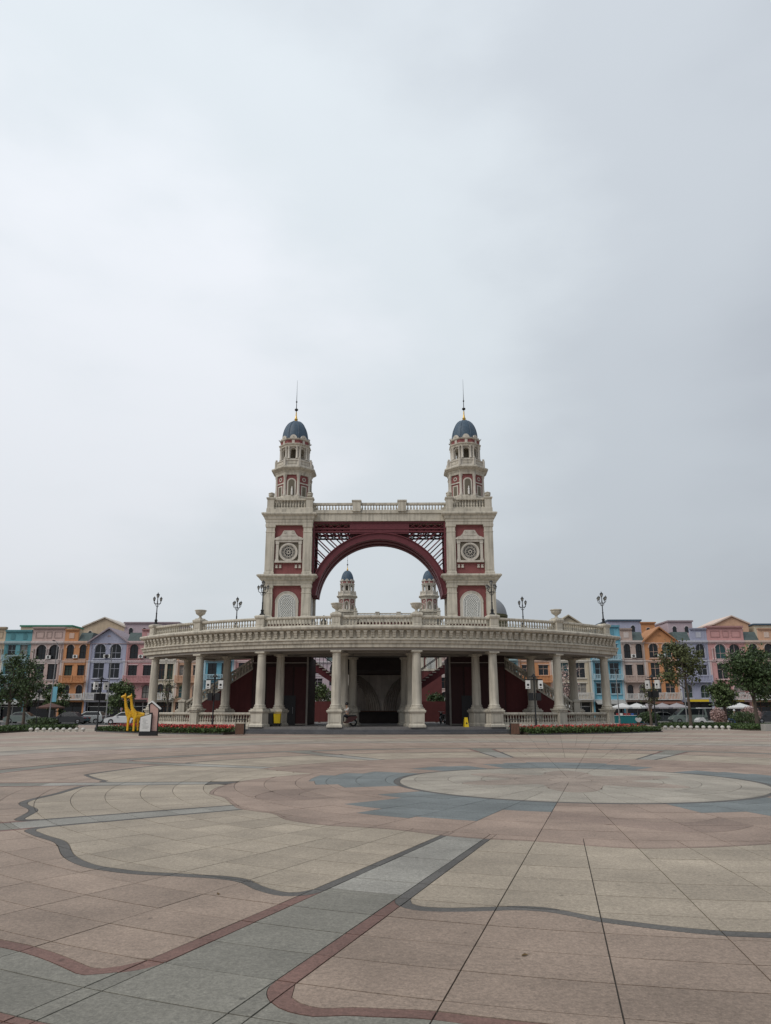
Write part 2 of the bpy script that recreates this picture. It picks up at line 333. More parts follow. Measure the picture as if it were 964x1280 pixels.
def plaza_mat():
    m, nt, b = _nt('granite_plaza_paving'); N = nt.nodes.new; L = nt.links.new
    b.inputs['Roughness'].default_value = 0.7; b.inputs['Specular IOR Level'].default_value = 0.25
    geo = N('ShaderNodeNewGeometry'); sp = N('ShaderNodeSeparateXYZ'); L(geo.outputs['Position'], sp.inputs[0])
    def mth(op, a, bb=None, c=None):
        n = N('ShaderNodeMath'); n.operation = op
        for i, q in enumerate((a, bb, c)):
            if q is None: continue
            if isinstance(q, (int, float)): n.inputs[i].default_value = q
            else: L(q, n.inputs[i])
        return n.outputs[0]
    x = mth('SUBTRACT', sp.outputs['X'], PC[0]); y = mth('SUBTRACT', sp.outputs['Y'], PC[1])
    r = mth('SQRT', mth('ADD', mth('MULTIPLY', x, x), mth('MULTIPLY', y, y)))
    th = mth('ARCTAN2', y, x)
    wob = mth('MULTIPLY', mth('SINE', mth('MULTIPLY', th, 12.0)), 0.35)
    rw = mth('ADD', r, wob)
    ramp = N('ShaderNodeValToRGB'); ramp.color_ramp.interpolation = 'CONSTANT'
    beige = (0.325,0.275,0.22,1); pink = (0.305,0.232,0.188,1); grey = (0.285,0.25,0.21,1); dark = (0.17,0.15,0.13,1); brown = (0.235,0.175,0.142,1)
    stops = [(0,pink),(20.5,brown),(20.8,grey),(23.0,dark),(23.25,beige),(26.6,pink),(30.0,brown),(30.3,beige),(33.0,pink),(37.5,beige),(42,pink),(50,beige),(60,pink)]
    el = ramp.color_ramp.elements
    el[0].position = 0; el[0].color = pink; el[1].position = stops[1][0]/100; el[1].color = stops[1][1]
    for s, c in stops[2:]:
        q = el.new(s/100); q.color = c
    L(mth('DIVIDE', rw, 100.0), ramp.inputs[0])
    # joints: radial every 3.75 deg (1.875 beyond 26 m) and concentric every 0.62 m
    ta = mth('DIVIDE', th, math.radians(3.75)/2); fa = mth('ABSOLUTE', mth('SUBTRACT', mth('FRACT', mth('ADD', ta, 100.27)), 0.5))
    da = mth('MULTIPLY', mth('SUBTRACT', 0.5, fa), mth('MULTIPLY', r, math.radians(3.75)/2))
    fr = mth('ABSOLUTE', mth('SUBTRACT', mth('FRACT', mth('DIVIDE', r, 0.62)), 0.5))
    dr = mth('MULTIPLY', mth('SUBTRACT', 0.5, fr), 0.62)
    j = mth('LESS_THAN', mth('MINIMUM', da, dr), 0.009)
    # slab tone
    ia = mth('FLOOR', mth('ADD', ta, 100.27)); ir = mth('FLOOR', mth('DIVIDE', r, 0.62))
    cv = N('ShaderNodeCombineXYZ'); L(ia, cv.inputs[0]); L(ir, cv.inputs[1])
    wnz = N('ShaderNodeTexWhiteNoise'); L(cv.outputs[0], wnz.inputs['Vector'])
    tone = mth('MULTIPLY_ADD', wnz.outputs['Value'], 0.30, 0.85)
    n2 = N('ShaderNodeTexNoise'); n2.inputs['Scale'].default_value = 0.5; n2.inputs['Detail'].default_value = 8; n2.inputs['Roughness'].default_value = 0.7; L(geo.outputs['Position'], n2.inputs['Vector'])
    tone = mth('MULTIPLY', tone, mth('MULTIPLY_ADD', n2.outputs['Fac'], 0.55, 0.72))
    n3 = N('ShaderNodeTexNoise'); n3.inputs['Scale'].default_value = 60; n3.inputs['Detail'].default_value = 3; L(geo.outputs['Position'], n3.inputs['Vector'])
    tone = mth('MULTIPLY', tone, mth('MULTIPLY_ADD', n3.outputs['Fac'], 0.5, 0.75))
    tone = mth('MULTIPLY', tone, mth('MULTIPLY_ADD', j, -0.55, 1.0))
    sc = N('ShaderNodeVectorMath'); sc.operation = 'SCALE'; L(ramp.outputs['Color'], sc.inputs[0]); L(tone, sc.inputs['Scale']); L(sc.outputs[0], b.inputs['Base Color'])
    return m
M['plaza'] = plaza_mat()
# plaza: a sheet with a round hole where the single slabs lie
mb = MB(); n = 192; X0,X1,Y0,Y1 = -110,110,-40,86
inner = []; outer = []
for i in range(n):
    a = 2*PI*i/n; c, s = math.cos(a), math.sin(a)
    inner.append((PC[0]+RS*c, PC[1]+RS*s, 0))
    t = min([(X1-PC[0])/c if c > 1e-9 else 1e9, (X0-PC[0])/c if c < -1e-9 else 1e9, (Y1-PC[1])/s if s > 1e-9 else 1e9, (Y0-PC[1])/s if s < -1e-9 else 1e9])
    outer.append((PC[0]+t*c, PC[1]+t*s, 0))
mb.add(inner+outer, [(i, n+i, n+(i+1)%n, (i+1)%n) for i in range(n)])
plaza = mb.build('plaza', M['plaza'], recalc=False); tag(plaza, kind='structure')
mort = mat('mortar_joint', (0.075, 0.068, 0.06), 0.95, 0.2, 8)
bed = MB().add([(PC[0]+(RS+.05)*math.cos(2*PI*i/96), PC[1]+(RS+.05)*math.sin(2*PI*i/96), -0.012) for i in range(96)], [tuple(range(96))]).build('mortar_bed', mort, plaza, recalc=False)
road = MB().add([(-260,86,-0.03),(260,86,-0.03),(260,107,-0.03),(-260,107,-0.03)], [(0,1,2,3)]).build('road', M['asphalt'], recalc=False); tag(road, kind='structure')
pk = MB().box(-110,110,85.7,86.0,-0.09,0.004).build('plaza_kerb', M['kerb'], plaza)
pv = MB().box(-260,260,107,119,-0.09,0.10).build('pavement', M['sidewalk']); tag(pv, kind='structure')
kb = MB().box(-260,260,106.8,106.998,-0.09,0.12).build('kerb', M['kerb'], pv)
mk = MB()
for i in range(-40, 41): mk.box(i*6-1.5, i*6+1.5, 96.4, 96.55, -0.028, -0.0255)
mk.build('lane_marking', M['white'], road)
for i in range(-8, 9):            # parking strip lines
    pass

# ---- slabs, one by one, in rings and rays round the inlay
SL = dict(
 disc=granite('pale_beige_granite', (0.325, 0.290, 0.240)),
 star=granite('rose_granite', (0.298, 0.240, 0.196)),
 ring=granite('slate_grey_granite', (0.105, 0.098, 0.09)),
 orange=granite('salmon_granite', (0.285, 0.212, 0.168)),
 brown=granite('russet_granite', (0.235, 0.172, 0.138)),
 blue=granite('blue_grey_granite', (0.150, 0.165, 0.163)),
 beige=granite('sand_granite', (0.312, 0.262, 0.202)),
 pink=granite('dusty_pink_granite', (0.272, 0.207, 0.162)),
 grey=granite('grey_granite', (0.188, 0.178, 0.150)),
 pale=granite('light_grey_granite', (0.265, 0.252, 0.222)),
 red=granite('oxblood_granite', (0.170, 0.098, 0.080)),
)
def pol(px, py):
    x, y = G(px, py); dx = x-PC[0]; dy = y-PC[1]
    return math.degrees(math.atan2(dy, dx)) % 360, math.hypot(dx, dy)
def table(pts, base):
    t = sorted(pol(*p) for p in pts)
    def fn(th):
        th %= 360
        if th < t[0][0]-8 or th > t[-1][0]+8: return base
        if th <= t[0][0]: k = (t[0][0]-th)/8; return t[0][1]*(1-k)+base*k
        if th >= t[-1][0]: k = (th-t[-1][0])/8; return t[-1][1]*(1-k)+base*k
        for (a, ra), (b, rb) in zip(t, t[1:]):
            if a <= th <= b:
                i = t.index((a, ra)); p0 = t[max(0, i-1)]; p3 = t[min(len(t)-1, i+2)]; h = max(1e-6, b-a)
                m0 = (rb-p0[1])/max(1e-6, b-p0[0])*h; m1 = (p3[1]-ra)/max(1e-6, p3[0]-a)*h
                k = (th-a)/h; return ra*(2*k**3-3*k*k+1)+m0*(k**3-2*k*k+k)+rb*(3*k*k-2*k**3)+m1*(k**3-k*k)
        return base
    return fn
band_px = [(132,976),(75,991),(30,1003),(42,1013),(22,1027),(50,1044),(76,1053),(88,1071),(112,1082),(140,1087),(175,1091),(215,1093),(250,1095),(280,1097),(305,1101),(325,1110),(350,1117),(372,1121),
           (500,1134),(557,1137),(612,1136),(647,1135),(682,1137),(707,1141),(747,1149),(792,1155),(842,1161),(897,1166),(964,1169)]
inner_px = [(392,967),(300,977),(262,992),(280,997),(290,1005),(300,1011),(340,1017),(360,1025),(400,1031),(482,1036),(582,1047),(672,1052),(782,1060),(862,1060),(932,1057),(964,1055)]
outer_px = [(140,1217),(112,1216),(100,1211),(75,1200),(50,1191),(25,1184),(0,1179),(395,1265),(435,1264),(482,1266),(532,1268),(582,1274),(632,1280)]
band_t = table(band_px, 12.2); inner_t = table(inner_px, 8.7); outer_t = table(outer_px, 14.65)
CC = (5.56, 18.2)                           # the disc itself sits a little nearer
def disc_r(th, R_):
    c, s = math.cos(math.radians(th)), math.sin(math.radians(th)); dx, dy = CC[0]-PC[0], CC[1]-PC[1]
    b = c*dx+s*dy; return b+math.sqrt(b*b-(dx*dx+dy*dy)+R_*R_)
T0 = -90.0                                 # one joint ray, degrees
NR = 92; DA = 360.0/NR
STRIP = [(T0 - 6*DA - 8*DA*k) % 360 for k in range(11)]      # lower edge of each grey strip
def strip_of(th):
    for s in STRIP:
        d = (th - s) % 360
        if d < DA: return s, d
    return None, None
def edge_dist(th, r):
    """metres to the nearest strip edge, outside the strips"""
    return math.radians(edge_deg(th))*r
BW = 0.275                                  # half width of the borders, degrees
def edge_deg(th):
    if any((th-s-BW) % 360 < DA-2*BW for s in STRIP): return 0.0
    return min(min((th-s-DA+BW) % 360, (s+BW-th) % 360) for s in STRIP)
def rnd(d, rad):
    return 0 if d >= rad else rad - math.sqrt(max(0, rad*rad-(rad-d)**2))
PET = [(178, 24, 6.2), (236, 17, 7.6), (291, 15, 6.4), (3, 30, 5.6), (80, 28, 6.2), (126, 12, 5.2)]
def petal(th):
    for c, hw, rr in PET:
        d = abs((th - c + 180) % 360 - 180)
        if d < hw:
            k = 1 - abs(d)/hw; return 4.8 + (rr-4.8)*min(1, 0.25+1.1*k)
    return 0
def layers(th):
    """[(name, r_lo, r_hi)] along the ray at th, outside the strips"""
    bi = inner_t(th); dd = edge_deg(th); ins = dd < 2*BW-1e-4; k12 = math.radians(12.2); k14 = math.radians(14.6)
    bb = band_t(th); ro = outer_t(th)
    beige_hi = bi if ins else max(bi, bb-0.07-rnd((dd-2*BW)*k12, 0.25)); band_hi = bb+0.07-rnd(dd*k12, 0.37)
    pink_hi = band_hi if ins else ro-0.06-rnd((dd-2*BW)*k14, 0.28); red_hi = ro+0.06-rnd(dd*k14, 0.40)
    p = petal(T0+(math.floor((th-T0)/(2*DA))+0.5)*2*DA); d0 = disc_r(th, 4.10); d1 = disc_r(th, 4.24); star = 2.1 + 0.7*math.cos(math.radians(6*(th-20)))
    L_ = [('star', 0.5, star), ('disc', star, d0), ('ring', d0, d1)]
    if p: L_ += [('blue', d1, max(p, d1+.3)), ('orange', p, p), ('orange', max(p, d1+.3), bi-0.07)]
    else:
        q = 6.4 + 0.5*math.cos(math.radians(12*th)); L_ += [('orange', d1, q), ('brown', q, min(q+0.9, bi-0.1)), ('orange', min(q+0.9, bi-0.1), bi-0.07)]
    L_ += [('brown', bi-0.07, bi), ('beige', bi, beige_hi), ('ring', beige_hi, band_hi), ('pink', band_hi, pink_hi), ('red', pink_hi, red_hi),
           ('grey', red_hi, 15.42), ('red', 15.42, 15.56), ('pink', 15.56, RS-0.02)]
    return L_
def strip_layers(th):
    bi = inner_t(th); base = [q for q in layers(th) if q[1] < bi-0.05]
    return base + [('pale', bi, 12.1), ('grey', 12.1, 15.42), ('red', 15.42, 15.56), ('pink', 15.56, RS-0.02)]
JW = 0.0054
rings = [0.5, 1.3, 2.1, 2.9, 3.7, 4.4, 5.1, 5.8, 6.5, 7.2, 7.85, 8.5, 9.12, 9.75, 10.4, 11.0, 11.6, 12.2, 12.8, 13.35, 13.87, 14.4, 14.95, 15.5, 16.1, 16.7, 17.3, 17.9, RS-0.02]
slabs = []       # (area_px, mat, verts, faces)
def piece(name, ths, los, his):
    g = [JW/max(0.6, (l+h)/2) for l, h in zip(los, his)]
    n = len(ths); vs = []
    for i, (t, l, h) in enumerate(zip(ths, los, his)):
        a = math.radians(t)
        if i == 0: a += g[i]
        if i == n-1: a -= g[i]
        c, s = math.cos(a), math.sin(a)
        l2, h2 = l+JW, h-JW
        if h2 < l2: h2 = l2 = (l+h)/2
        vs += [(PC[0]+l2*c, PC[1]+l2*s), (PC[0]+h2*c, PC[1]+h2*s)]
    dz = R0.uniform(-0.0012, 0.0012)
    top = [(x, y, dz) for x, y in vs]; bot = [(x, y, -0.03) for x, y in vs]; m = 2*n
    fs = []
    for i in range(n-1):
        fs.append((2*i, 2*i+1, 2*i+3, 2*i+2))
        fs.append((m+2*i, 2*i, 2*i+2, m+2*i+2)); fs.append((2*i+1, m+2*i+1, m+2*i+3, 2*i+3))
    fs.append((1, 0, m, m+1)); fs.append((2*n-2, 2*n-1, m+2*n-1, m+2*n-2))
    P = [project(x, y, 0) for x, y in vs]
    area = 0
    if all(P):
        ring_ = [P[2*i] for i in range(n)] + [P[2*i+1] for i in reversed(range(n))]
        if any(-20 < p[0] < 984 and p[1] < 1300 for p in ring_):
            area = abs(sum(a[0]*b[1]-b[0]*a[1] for a, b in zip(ring_, ring_[1:]+ring_[:1])))/2
    slabs.append((area, name, top+bot, fs))
def do_cell(t0, t1, r0, r1, lay):
    ns = 4 if r1 < 6 else (12 if r1 > 11 else 6)
    ths = [t0+(t1-t0)*i/ns for i in range(ns+1)]
    Ls = [lay(min(max(t, t0+1e-3), t1-1e-3)) for t in ths]
    for k in range(min(len(q) for q in Ls)):
        if len(set(q[k][0] for q in Ls)) > 1:
            nm = Ls[ns//2][k][0]
        else: nm = Ls[0][k][0]
        def span(t):
            q = lay(min(max(t, t0+1e-3), t1-1e-3))[k]; return max(r0, q[1]), min(r1, q[2])
        def cross(ta, tb):                       # ta not ok, tb ok
            for _ in range(10):
                tm = (ta+tb)/2; l, h = span(tm)
                if h-l > 2*JW+0.004: tb = tm
                else: ta = tm
            l, h = span(tb); return (tb, (l+h)/2-0.001, (l+h)/2+0.001)
        run = []; prev = None
        for i in range(ns+1):
            lo = max(r0, Ls[i][k][1]); hi = min(r1, Ls[i][k][2])
            ok = hi-lo > 2*JW+0.004
            if ok and i and not prev: run.append(cross(ths[i-1], ths[i]))
            if not ok and prev: run.append(cross(ths[i], ths[i-1]))
            if ok: run.append((ths[i], lo, hi))
            prev = ok
            if (not ok or i == ns) and run:
                if len(run) > 1: piece(nm, [q[0] for q in run], [q[1] for q in run], [q[2] for q in run])
                run = []
piece('star', [15*i for i in range(25)], [0.006]*25, [0.5]*25)
for k in range(NR):
    t0 = T0 + DA*k; t1 = t0+DA; mid = (t0+t1)/2
    s, d = strip_of(mid)
    for r0, r1 in zip(rings, rings[1:]):
        if r0 < 4.0:
            if k % 4 == 0: do_cell(t0, t0+4*DA, r0, r1, layers) if r0 < 2.5 else (do_cell(t0, t0+2*DA, r0, r1, layers), do_cell(t0+2*DA, t0+4*DA, r0, r1, layers))
            continue
        if r0 < 8.0 and k % 2 == 0: do_cell(t0, t0+2*DA, r0, r1, layers)
        if r0 < 8.0: continue
        if s is None:
            ta = t0 + (BW if strip_of(t0-1)[0] is not None else 0); tb = t1 - (BW if strip_of(t1+1)[0] is not None else 0)
            do_cell(ta, tb, r0, r1, layers)
        else:
            do_cell(t0-BW, t0+BW, r0, r1, layers); do_cell(t0+BW, t1-BW, r0, r1, strip_layers); do_cell(t1-BW, t1+BW, r0, r1, layers)
slabs.sort(key=lambda q: -q[0])
for area, nm, vs, fs in slabs[:300]:
    mb = MB(); mb.v = vs; mb.f = fs; mb.build('paving_slab', SL[nm], plaza, recalc=False)
rest = {}
for area, nm, vs, fs in slabs[300:]: rest.setdefault(nm, MB()).add(vs, fs)
for nm, mb in rest.items():
    o = mb.build('paving_slabs', SL[nm], plaza, recalc=False); tag(o, kind='stuff')
# ------------------------------------------------------------------ the curved colonnade terrace
O = (0.0, 80.5)                       # centre of its circle; local angle 0 faces the camera side (-Y)
deck = thing('colonnade_terrace', 'curved cream stone terrace on round columns with bracketed cornice and balustrade', 'terrace', (O[0], O[1], 0))
RF, RB = 26.5, 23.5
ANG = [0.1092 + 0.2188*i for i in range(4)]
ANGS = [-a for a in reversed(ANG)] + ANG
AE = 0.800
def pt(a, r): return (r*math.sin(a), -r*math.cos(a))
FL = 0.45
fl = MB(); fl.sweep([(1.0, -0.05), (1.0, FL), (26.95, FL), (26.95, -0.05)], -AE, AE, 60); fl.build('floor_slab', M['floor'], deck)
for i in range(2):
    MB().sweep([(26.953, -0.05), (26.953, 0.30-0.15*i), (27.42+0.5*i, 0.30-0.15*i), (27.42+0.5*i, -0.05)] if i == 0 else [(27.423, -0.05), (27.423, 0.15), (27.92, 0.15), (27.92, -0.05)], -0.355, 0.355, 30).build('step', M['stepst'], deck)
# entablature and slab
prof = [(20.4, 5.97), (26.96, 5.97), (27.02, 6.00), (27.02, 6.24), (27.14, 6.28), (27.16, 6.44), (27.26, 6.50), (27.26, 6.57), (27.02, 6.62), (27.0, 7.18), (27.30, 7.22), (27.42, 7.30), (27.46, 7.42), (27.40, 7.50), (20.4, 7.50)]
MB().sweep(prof, -AE-0.012, AE+0.012, 72).build('entablature', M['cream'], deck)
# the ends of the cornice return a little; ring beams below
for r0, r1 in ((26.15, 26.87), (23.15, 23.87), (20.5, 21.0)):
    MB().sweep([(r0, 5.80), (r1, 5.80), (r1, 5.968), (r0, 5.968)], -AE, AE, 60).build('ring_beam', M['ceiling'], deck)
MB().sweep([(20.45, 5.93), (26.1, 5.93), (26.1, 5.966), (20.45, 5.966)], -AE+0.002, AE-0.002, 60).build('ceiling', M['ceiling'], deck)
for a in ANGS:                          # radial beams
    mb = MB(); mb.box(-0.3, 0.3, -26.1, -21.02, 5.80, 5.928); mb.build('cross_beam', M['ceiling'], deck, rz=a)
# cornice brackets
bk = MB()
bk.prism_yz([(-27.26, 7.18), (-27.26, 7.02), (-27.20, 6.98), (-27.19, 6.88), (-27.14, 6.84), (-27.12, 6.72), (-27.06, 6.68), (-26.98, 6.68), (-26.98, 7.18)], -0.12, 0.12)
bk.box(-0.15, 0.15, -27.28, -26.98, 7.09, 7.177)
bme = bk.mesh('bracket', M['cream'])
NB = 84
for i in range(NB):
    a = -AE + 2*AE*(i+0.5)/NB
    inst('bracket', bme, deck, rz=a)
for sg in (-1, 1):                      # brackets on the two end faces
    for r in (21.4, 22.0, 22.6, 23.2, 23.8, 24.4, 25.0, 25.6, 26.2):
        e_ = MB(); e_.box(r-0.12, r+0.12, 0, 0.22, 6.70, 7.16); e_.box(r-0.15, r+0.15, 0, 0.30, 7.06, 7.177)
        # local: put along the end face
        o = e_.build('bracket', M['cream'], deck, rz=0)
        o.rotation_euler = (0, 0, -PI/2 + sg*(AE+0.012)) ; o.scale = (1, sg, 1)
# columns
def column_mesh(r, z0, z1, nm):
    m = MB()
    m.stack(0, 0, [(r*1.42, z0), (r*1.42, z0+0.10)], 4)
    prof_ = [(r*1.36, z0+0.10), (r*1.40, z0+0.15), (r*1.36, z0+0.21), (r*1.16, z0+0.24), (r*1.14, z0+0.28), (r*1.22, z0+0.31), (r*1.2, z0+0.35), (r*1.03, z0+0.40)]
    H_ = z1-z0
    for k in range(7):
        t = k/6; prof_.append((r*(1.0 - 0.16*max(0, t-0.15)**1.4), z0+0.42+(H_-0.42-0.34)*t))
    rt = r*0.86
    prof_ += [(rt*1.08, z1-0.33), (rt*1.08, z1-0.29), (rt, z1-0.28), (rt, z1-0.20), (rt*1.12, z1-0.18), (rt*1.26, z1-0.11)]
    m.lathe(0, 0, prof_, 20)
    m.stack(0, 0, [(rt*1.32, z1-0.11), (rt*1.32, z1)], 4)
    return m.mesh(nm, M['cream'], smooth=True)
PT = 1.62
colme = column_mesh(0.345, PT, 5.80, 'column')
ped = MB(); ped.stack(0, 0, [(0.56, FL), (0.56, FL+0.14), (0.53, FL+0.17), (0.47, FL+0.22), (0.47, PT-0.24), (0.50, PT-0.20), (0.56, PT-0.14), (0.58, PT-0.05), (0.56, PT-0.002)], 4)
for s_ in (0, 1, 2, 3):                # raised field on each side
    q = MB(); q.box(-0.33, 0.33, -0.49, -0.47, FL+0.34, PT-0.36); ped.merge(q, Matrix.Rotation(s_*PI/2, 4, 'Z'))
pedme = ped.mesh('pedestal', M['cream'])
ped2 = MB(); ped2.stack(0, 0, [(0.36, 0.0), (0.36, PT-0.16), (0.42, PT-0.12), (0.44, PT-0.04), (0.42, PT-0.002)], 4)
ped2me = ped2.mesh('pedestal', M['cream'])
for ri, r in enumerate((RF, RB)):
    for i, a in enumerate(ANGS):
        x, y = pt(a, r); c_ = inst('column', colme, deck, (x, y, 0), a)
        outer_ = i in (0, 1, 6, 7) and ri == 0
        inst('pedestal', ped2me if outer_ else pedme, c_)
for sg in (-1, 1):
    x, y = pt(sg*0.112, 19.0); c_ = inst('column', colme, deck, (x, y, 0), sg*0.112); inst('pedestal', pedme, c_)
# balustrades
def baluster(m, x, y, z0, z1, w=0.085):
    h = z1-z0
    m.lathe(x, y, [(w*0.95, z0), (w*0.95, z0+h*.08), (w*0.55, z0+h*.14), (w*0.95, z0+h*.30), (w*1.0, z0+h*.38), (w*0.5, z0+h*.62), (w*0.45, z0+h*.80), (w*0.8, z0+h*.88), (w*0.95, z0+h*.93), (w*0.95, z1)], 9)
def bal_arc(parent, R_, a0, a1, z0, z1, pitch=0.235, rail=0.17, base=0.14, mat_=None, plinth=None):
    mat_ = mat_ or M['cream']
    n = max(4, int(abs(a1-a0)*R_/0.8))
    MB().sweep([(R_-0.17, z1-rail), (R_+0.17, z1-rail), (R_+0.20, z1-rail+0.05), (R_+0.20, z1-0.03), (R_+0.16, z1), (R_-0.16, z1), (R_-0.20, z1-0.03), (R_-0.20, z1-rail+0.05)], a0, a1, n).build('handrail', mat_, parent)
    MB().sweep([(R_-0.17, z0), (R_+0.17, z0), (R_+0.17, z0+base), (R_-0.17, z0+base)], a0, a1, n).build('base_rail', mat_, parent)
    k = max(2, int(abs(a1-a0)*R_/pitch)); m = MB()
    for i in range(k):
        x, y = pt(a0+(a1-a0)*(i+0.5)/k, R_); baluster(m, x, y, z0+base-0.01, z1-rail+0.01)
    tag(m.build('balusters', mat_, parent, smooth=True), kind='stuff')
pier = MB(); pier.stack(0, 0, [(0.36, 7.48), (0.36, 7.62), (0.32, 7.66), (0.32, 8.16), (0.36, 8.20), (0.40, 8.26), (0.42, 8.36), (0.40, 8.42), (0.30, 8.47)], 4)
q = MB(); q.box(-0.20, 0.20, -0.335, -0.32, 7.78, 8.06); pier.merge(q)
pierme = pier.mesh('pier', M['cream'])
RBAL = 26.75
for a in ANGS:
    x, y = pt(a, RBAL); inst('pier', pierme, deck, (x, y, 0), a)
hw = 0.36/RBAL
for a, b in zip(ANGS, ANGS[1:]): bal_arc(deck, RBAL, a+hw, b-hw, 7.48, 8.28)
RIN = 20.85; hin = 0.36/RIN
IA = [-0.766, -0.635, 0.635, 0.766]
for a in IA:
    x, y = pt(a, RIN); inst('pier', pierme, deck, (x, y, 0), a)
for a, b in ((-0.766, -0.635), (0.635, 0.766)): bal_arc(deck, RIN, a+hin, b-hin, 7.48, 8.28)
def bal_line(parent, p0, p1, z0, z1, mat_=None, pitch=0.235, rail=0.17, base=0.14, slope0=None):
    """straight balustrade from p0 to p1 (xy); heights may slope by z at p1 = +slope0"""
    mat_ = mat_ or M['cream']; dz = slope0 or 0.0
    p0 = Vector((*p0, 0)); p1 = Vector((*p1, 0)); d = p1-p0; L_ = d.length; ang = math.atan2(d.y, d.x)
    def bar(za, zb, w):
        m = MB(); m.add([(0,-w,za),(L_,-w,za+dz),(L_,w,za+dz),(0,w,za),(0,-w,zb),(L_,-w,zb+dz),(L_,w,zb+dz),(0,w,zb)], [(0,3,2,1),(4,5,6,7),(0,1,5,4),(1,2,6,5),(2,3,7,6),(3,0,4,7)]); return m
    bar(z1-rail, z1, 0.18).build('handrail', mat_, parent, tuple(p0), ang)
    bar(z0, z0+base, 0.16).build('base_rail', mat_, parent, tuple(p0), ang)
    k = max(2, int(L_/pitch)); m = MB()
    for i in range(k):
        t = (i+0.5)/k; baluster(m, L_*t, 0, z0+base-0.03+dz*t, z1-rail+0.03+dz*t)
    tag(m.build('balusters', mat_, parent, tuple(p0), ang, smooth=True), kind='stuff')
for sg in (-1, 1):
    bal_line(deck, pt(sg*0.766, RBAL-0.36), pt(sg*0.766, RIN+0.36), 7.48, 8.28)
# lower balustrade between the outer columns, on a plinth
for a, b in ((ANGS[0], ANGS[1]), (ANGS[1], ANGS[2]), (ANGS[5], ANGS[6]), (ANGS[6], ANGS[7])):
    a2 = a + (0.47 if a in (ANGS[5],) else 0.36)/RF; b2 = b - (0.47 if b in (ANGS[2],) else 0.36)/RF
    bal_arc(deck, RF, a2, b2, 0.62, 1.45)
for sg in (-1, 1):
    a, b = sorted((sg*0.352, sg*AE))
    MB().sweep([(26.1, FL+0.001), (26.1, 0.615), (26.9, 0.615), (26.958, 0.58), (26.985, 0.50), (26.985, 0.06), (27.05, 0.0), (26.955, 0.0), (26.955, FL+0.001)], a, b, 24).build('plinth', M['cream'], deck)
    bal_line(deck, pt(sg*0.766, RF-0.4), pt(sg*0.766, RB+0.5), 0.62, 1.45)

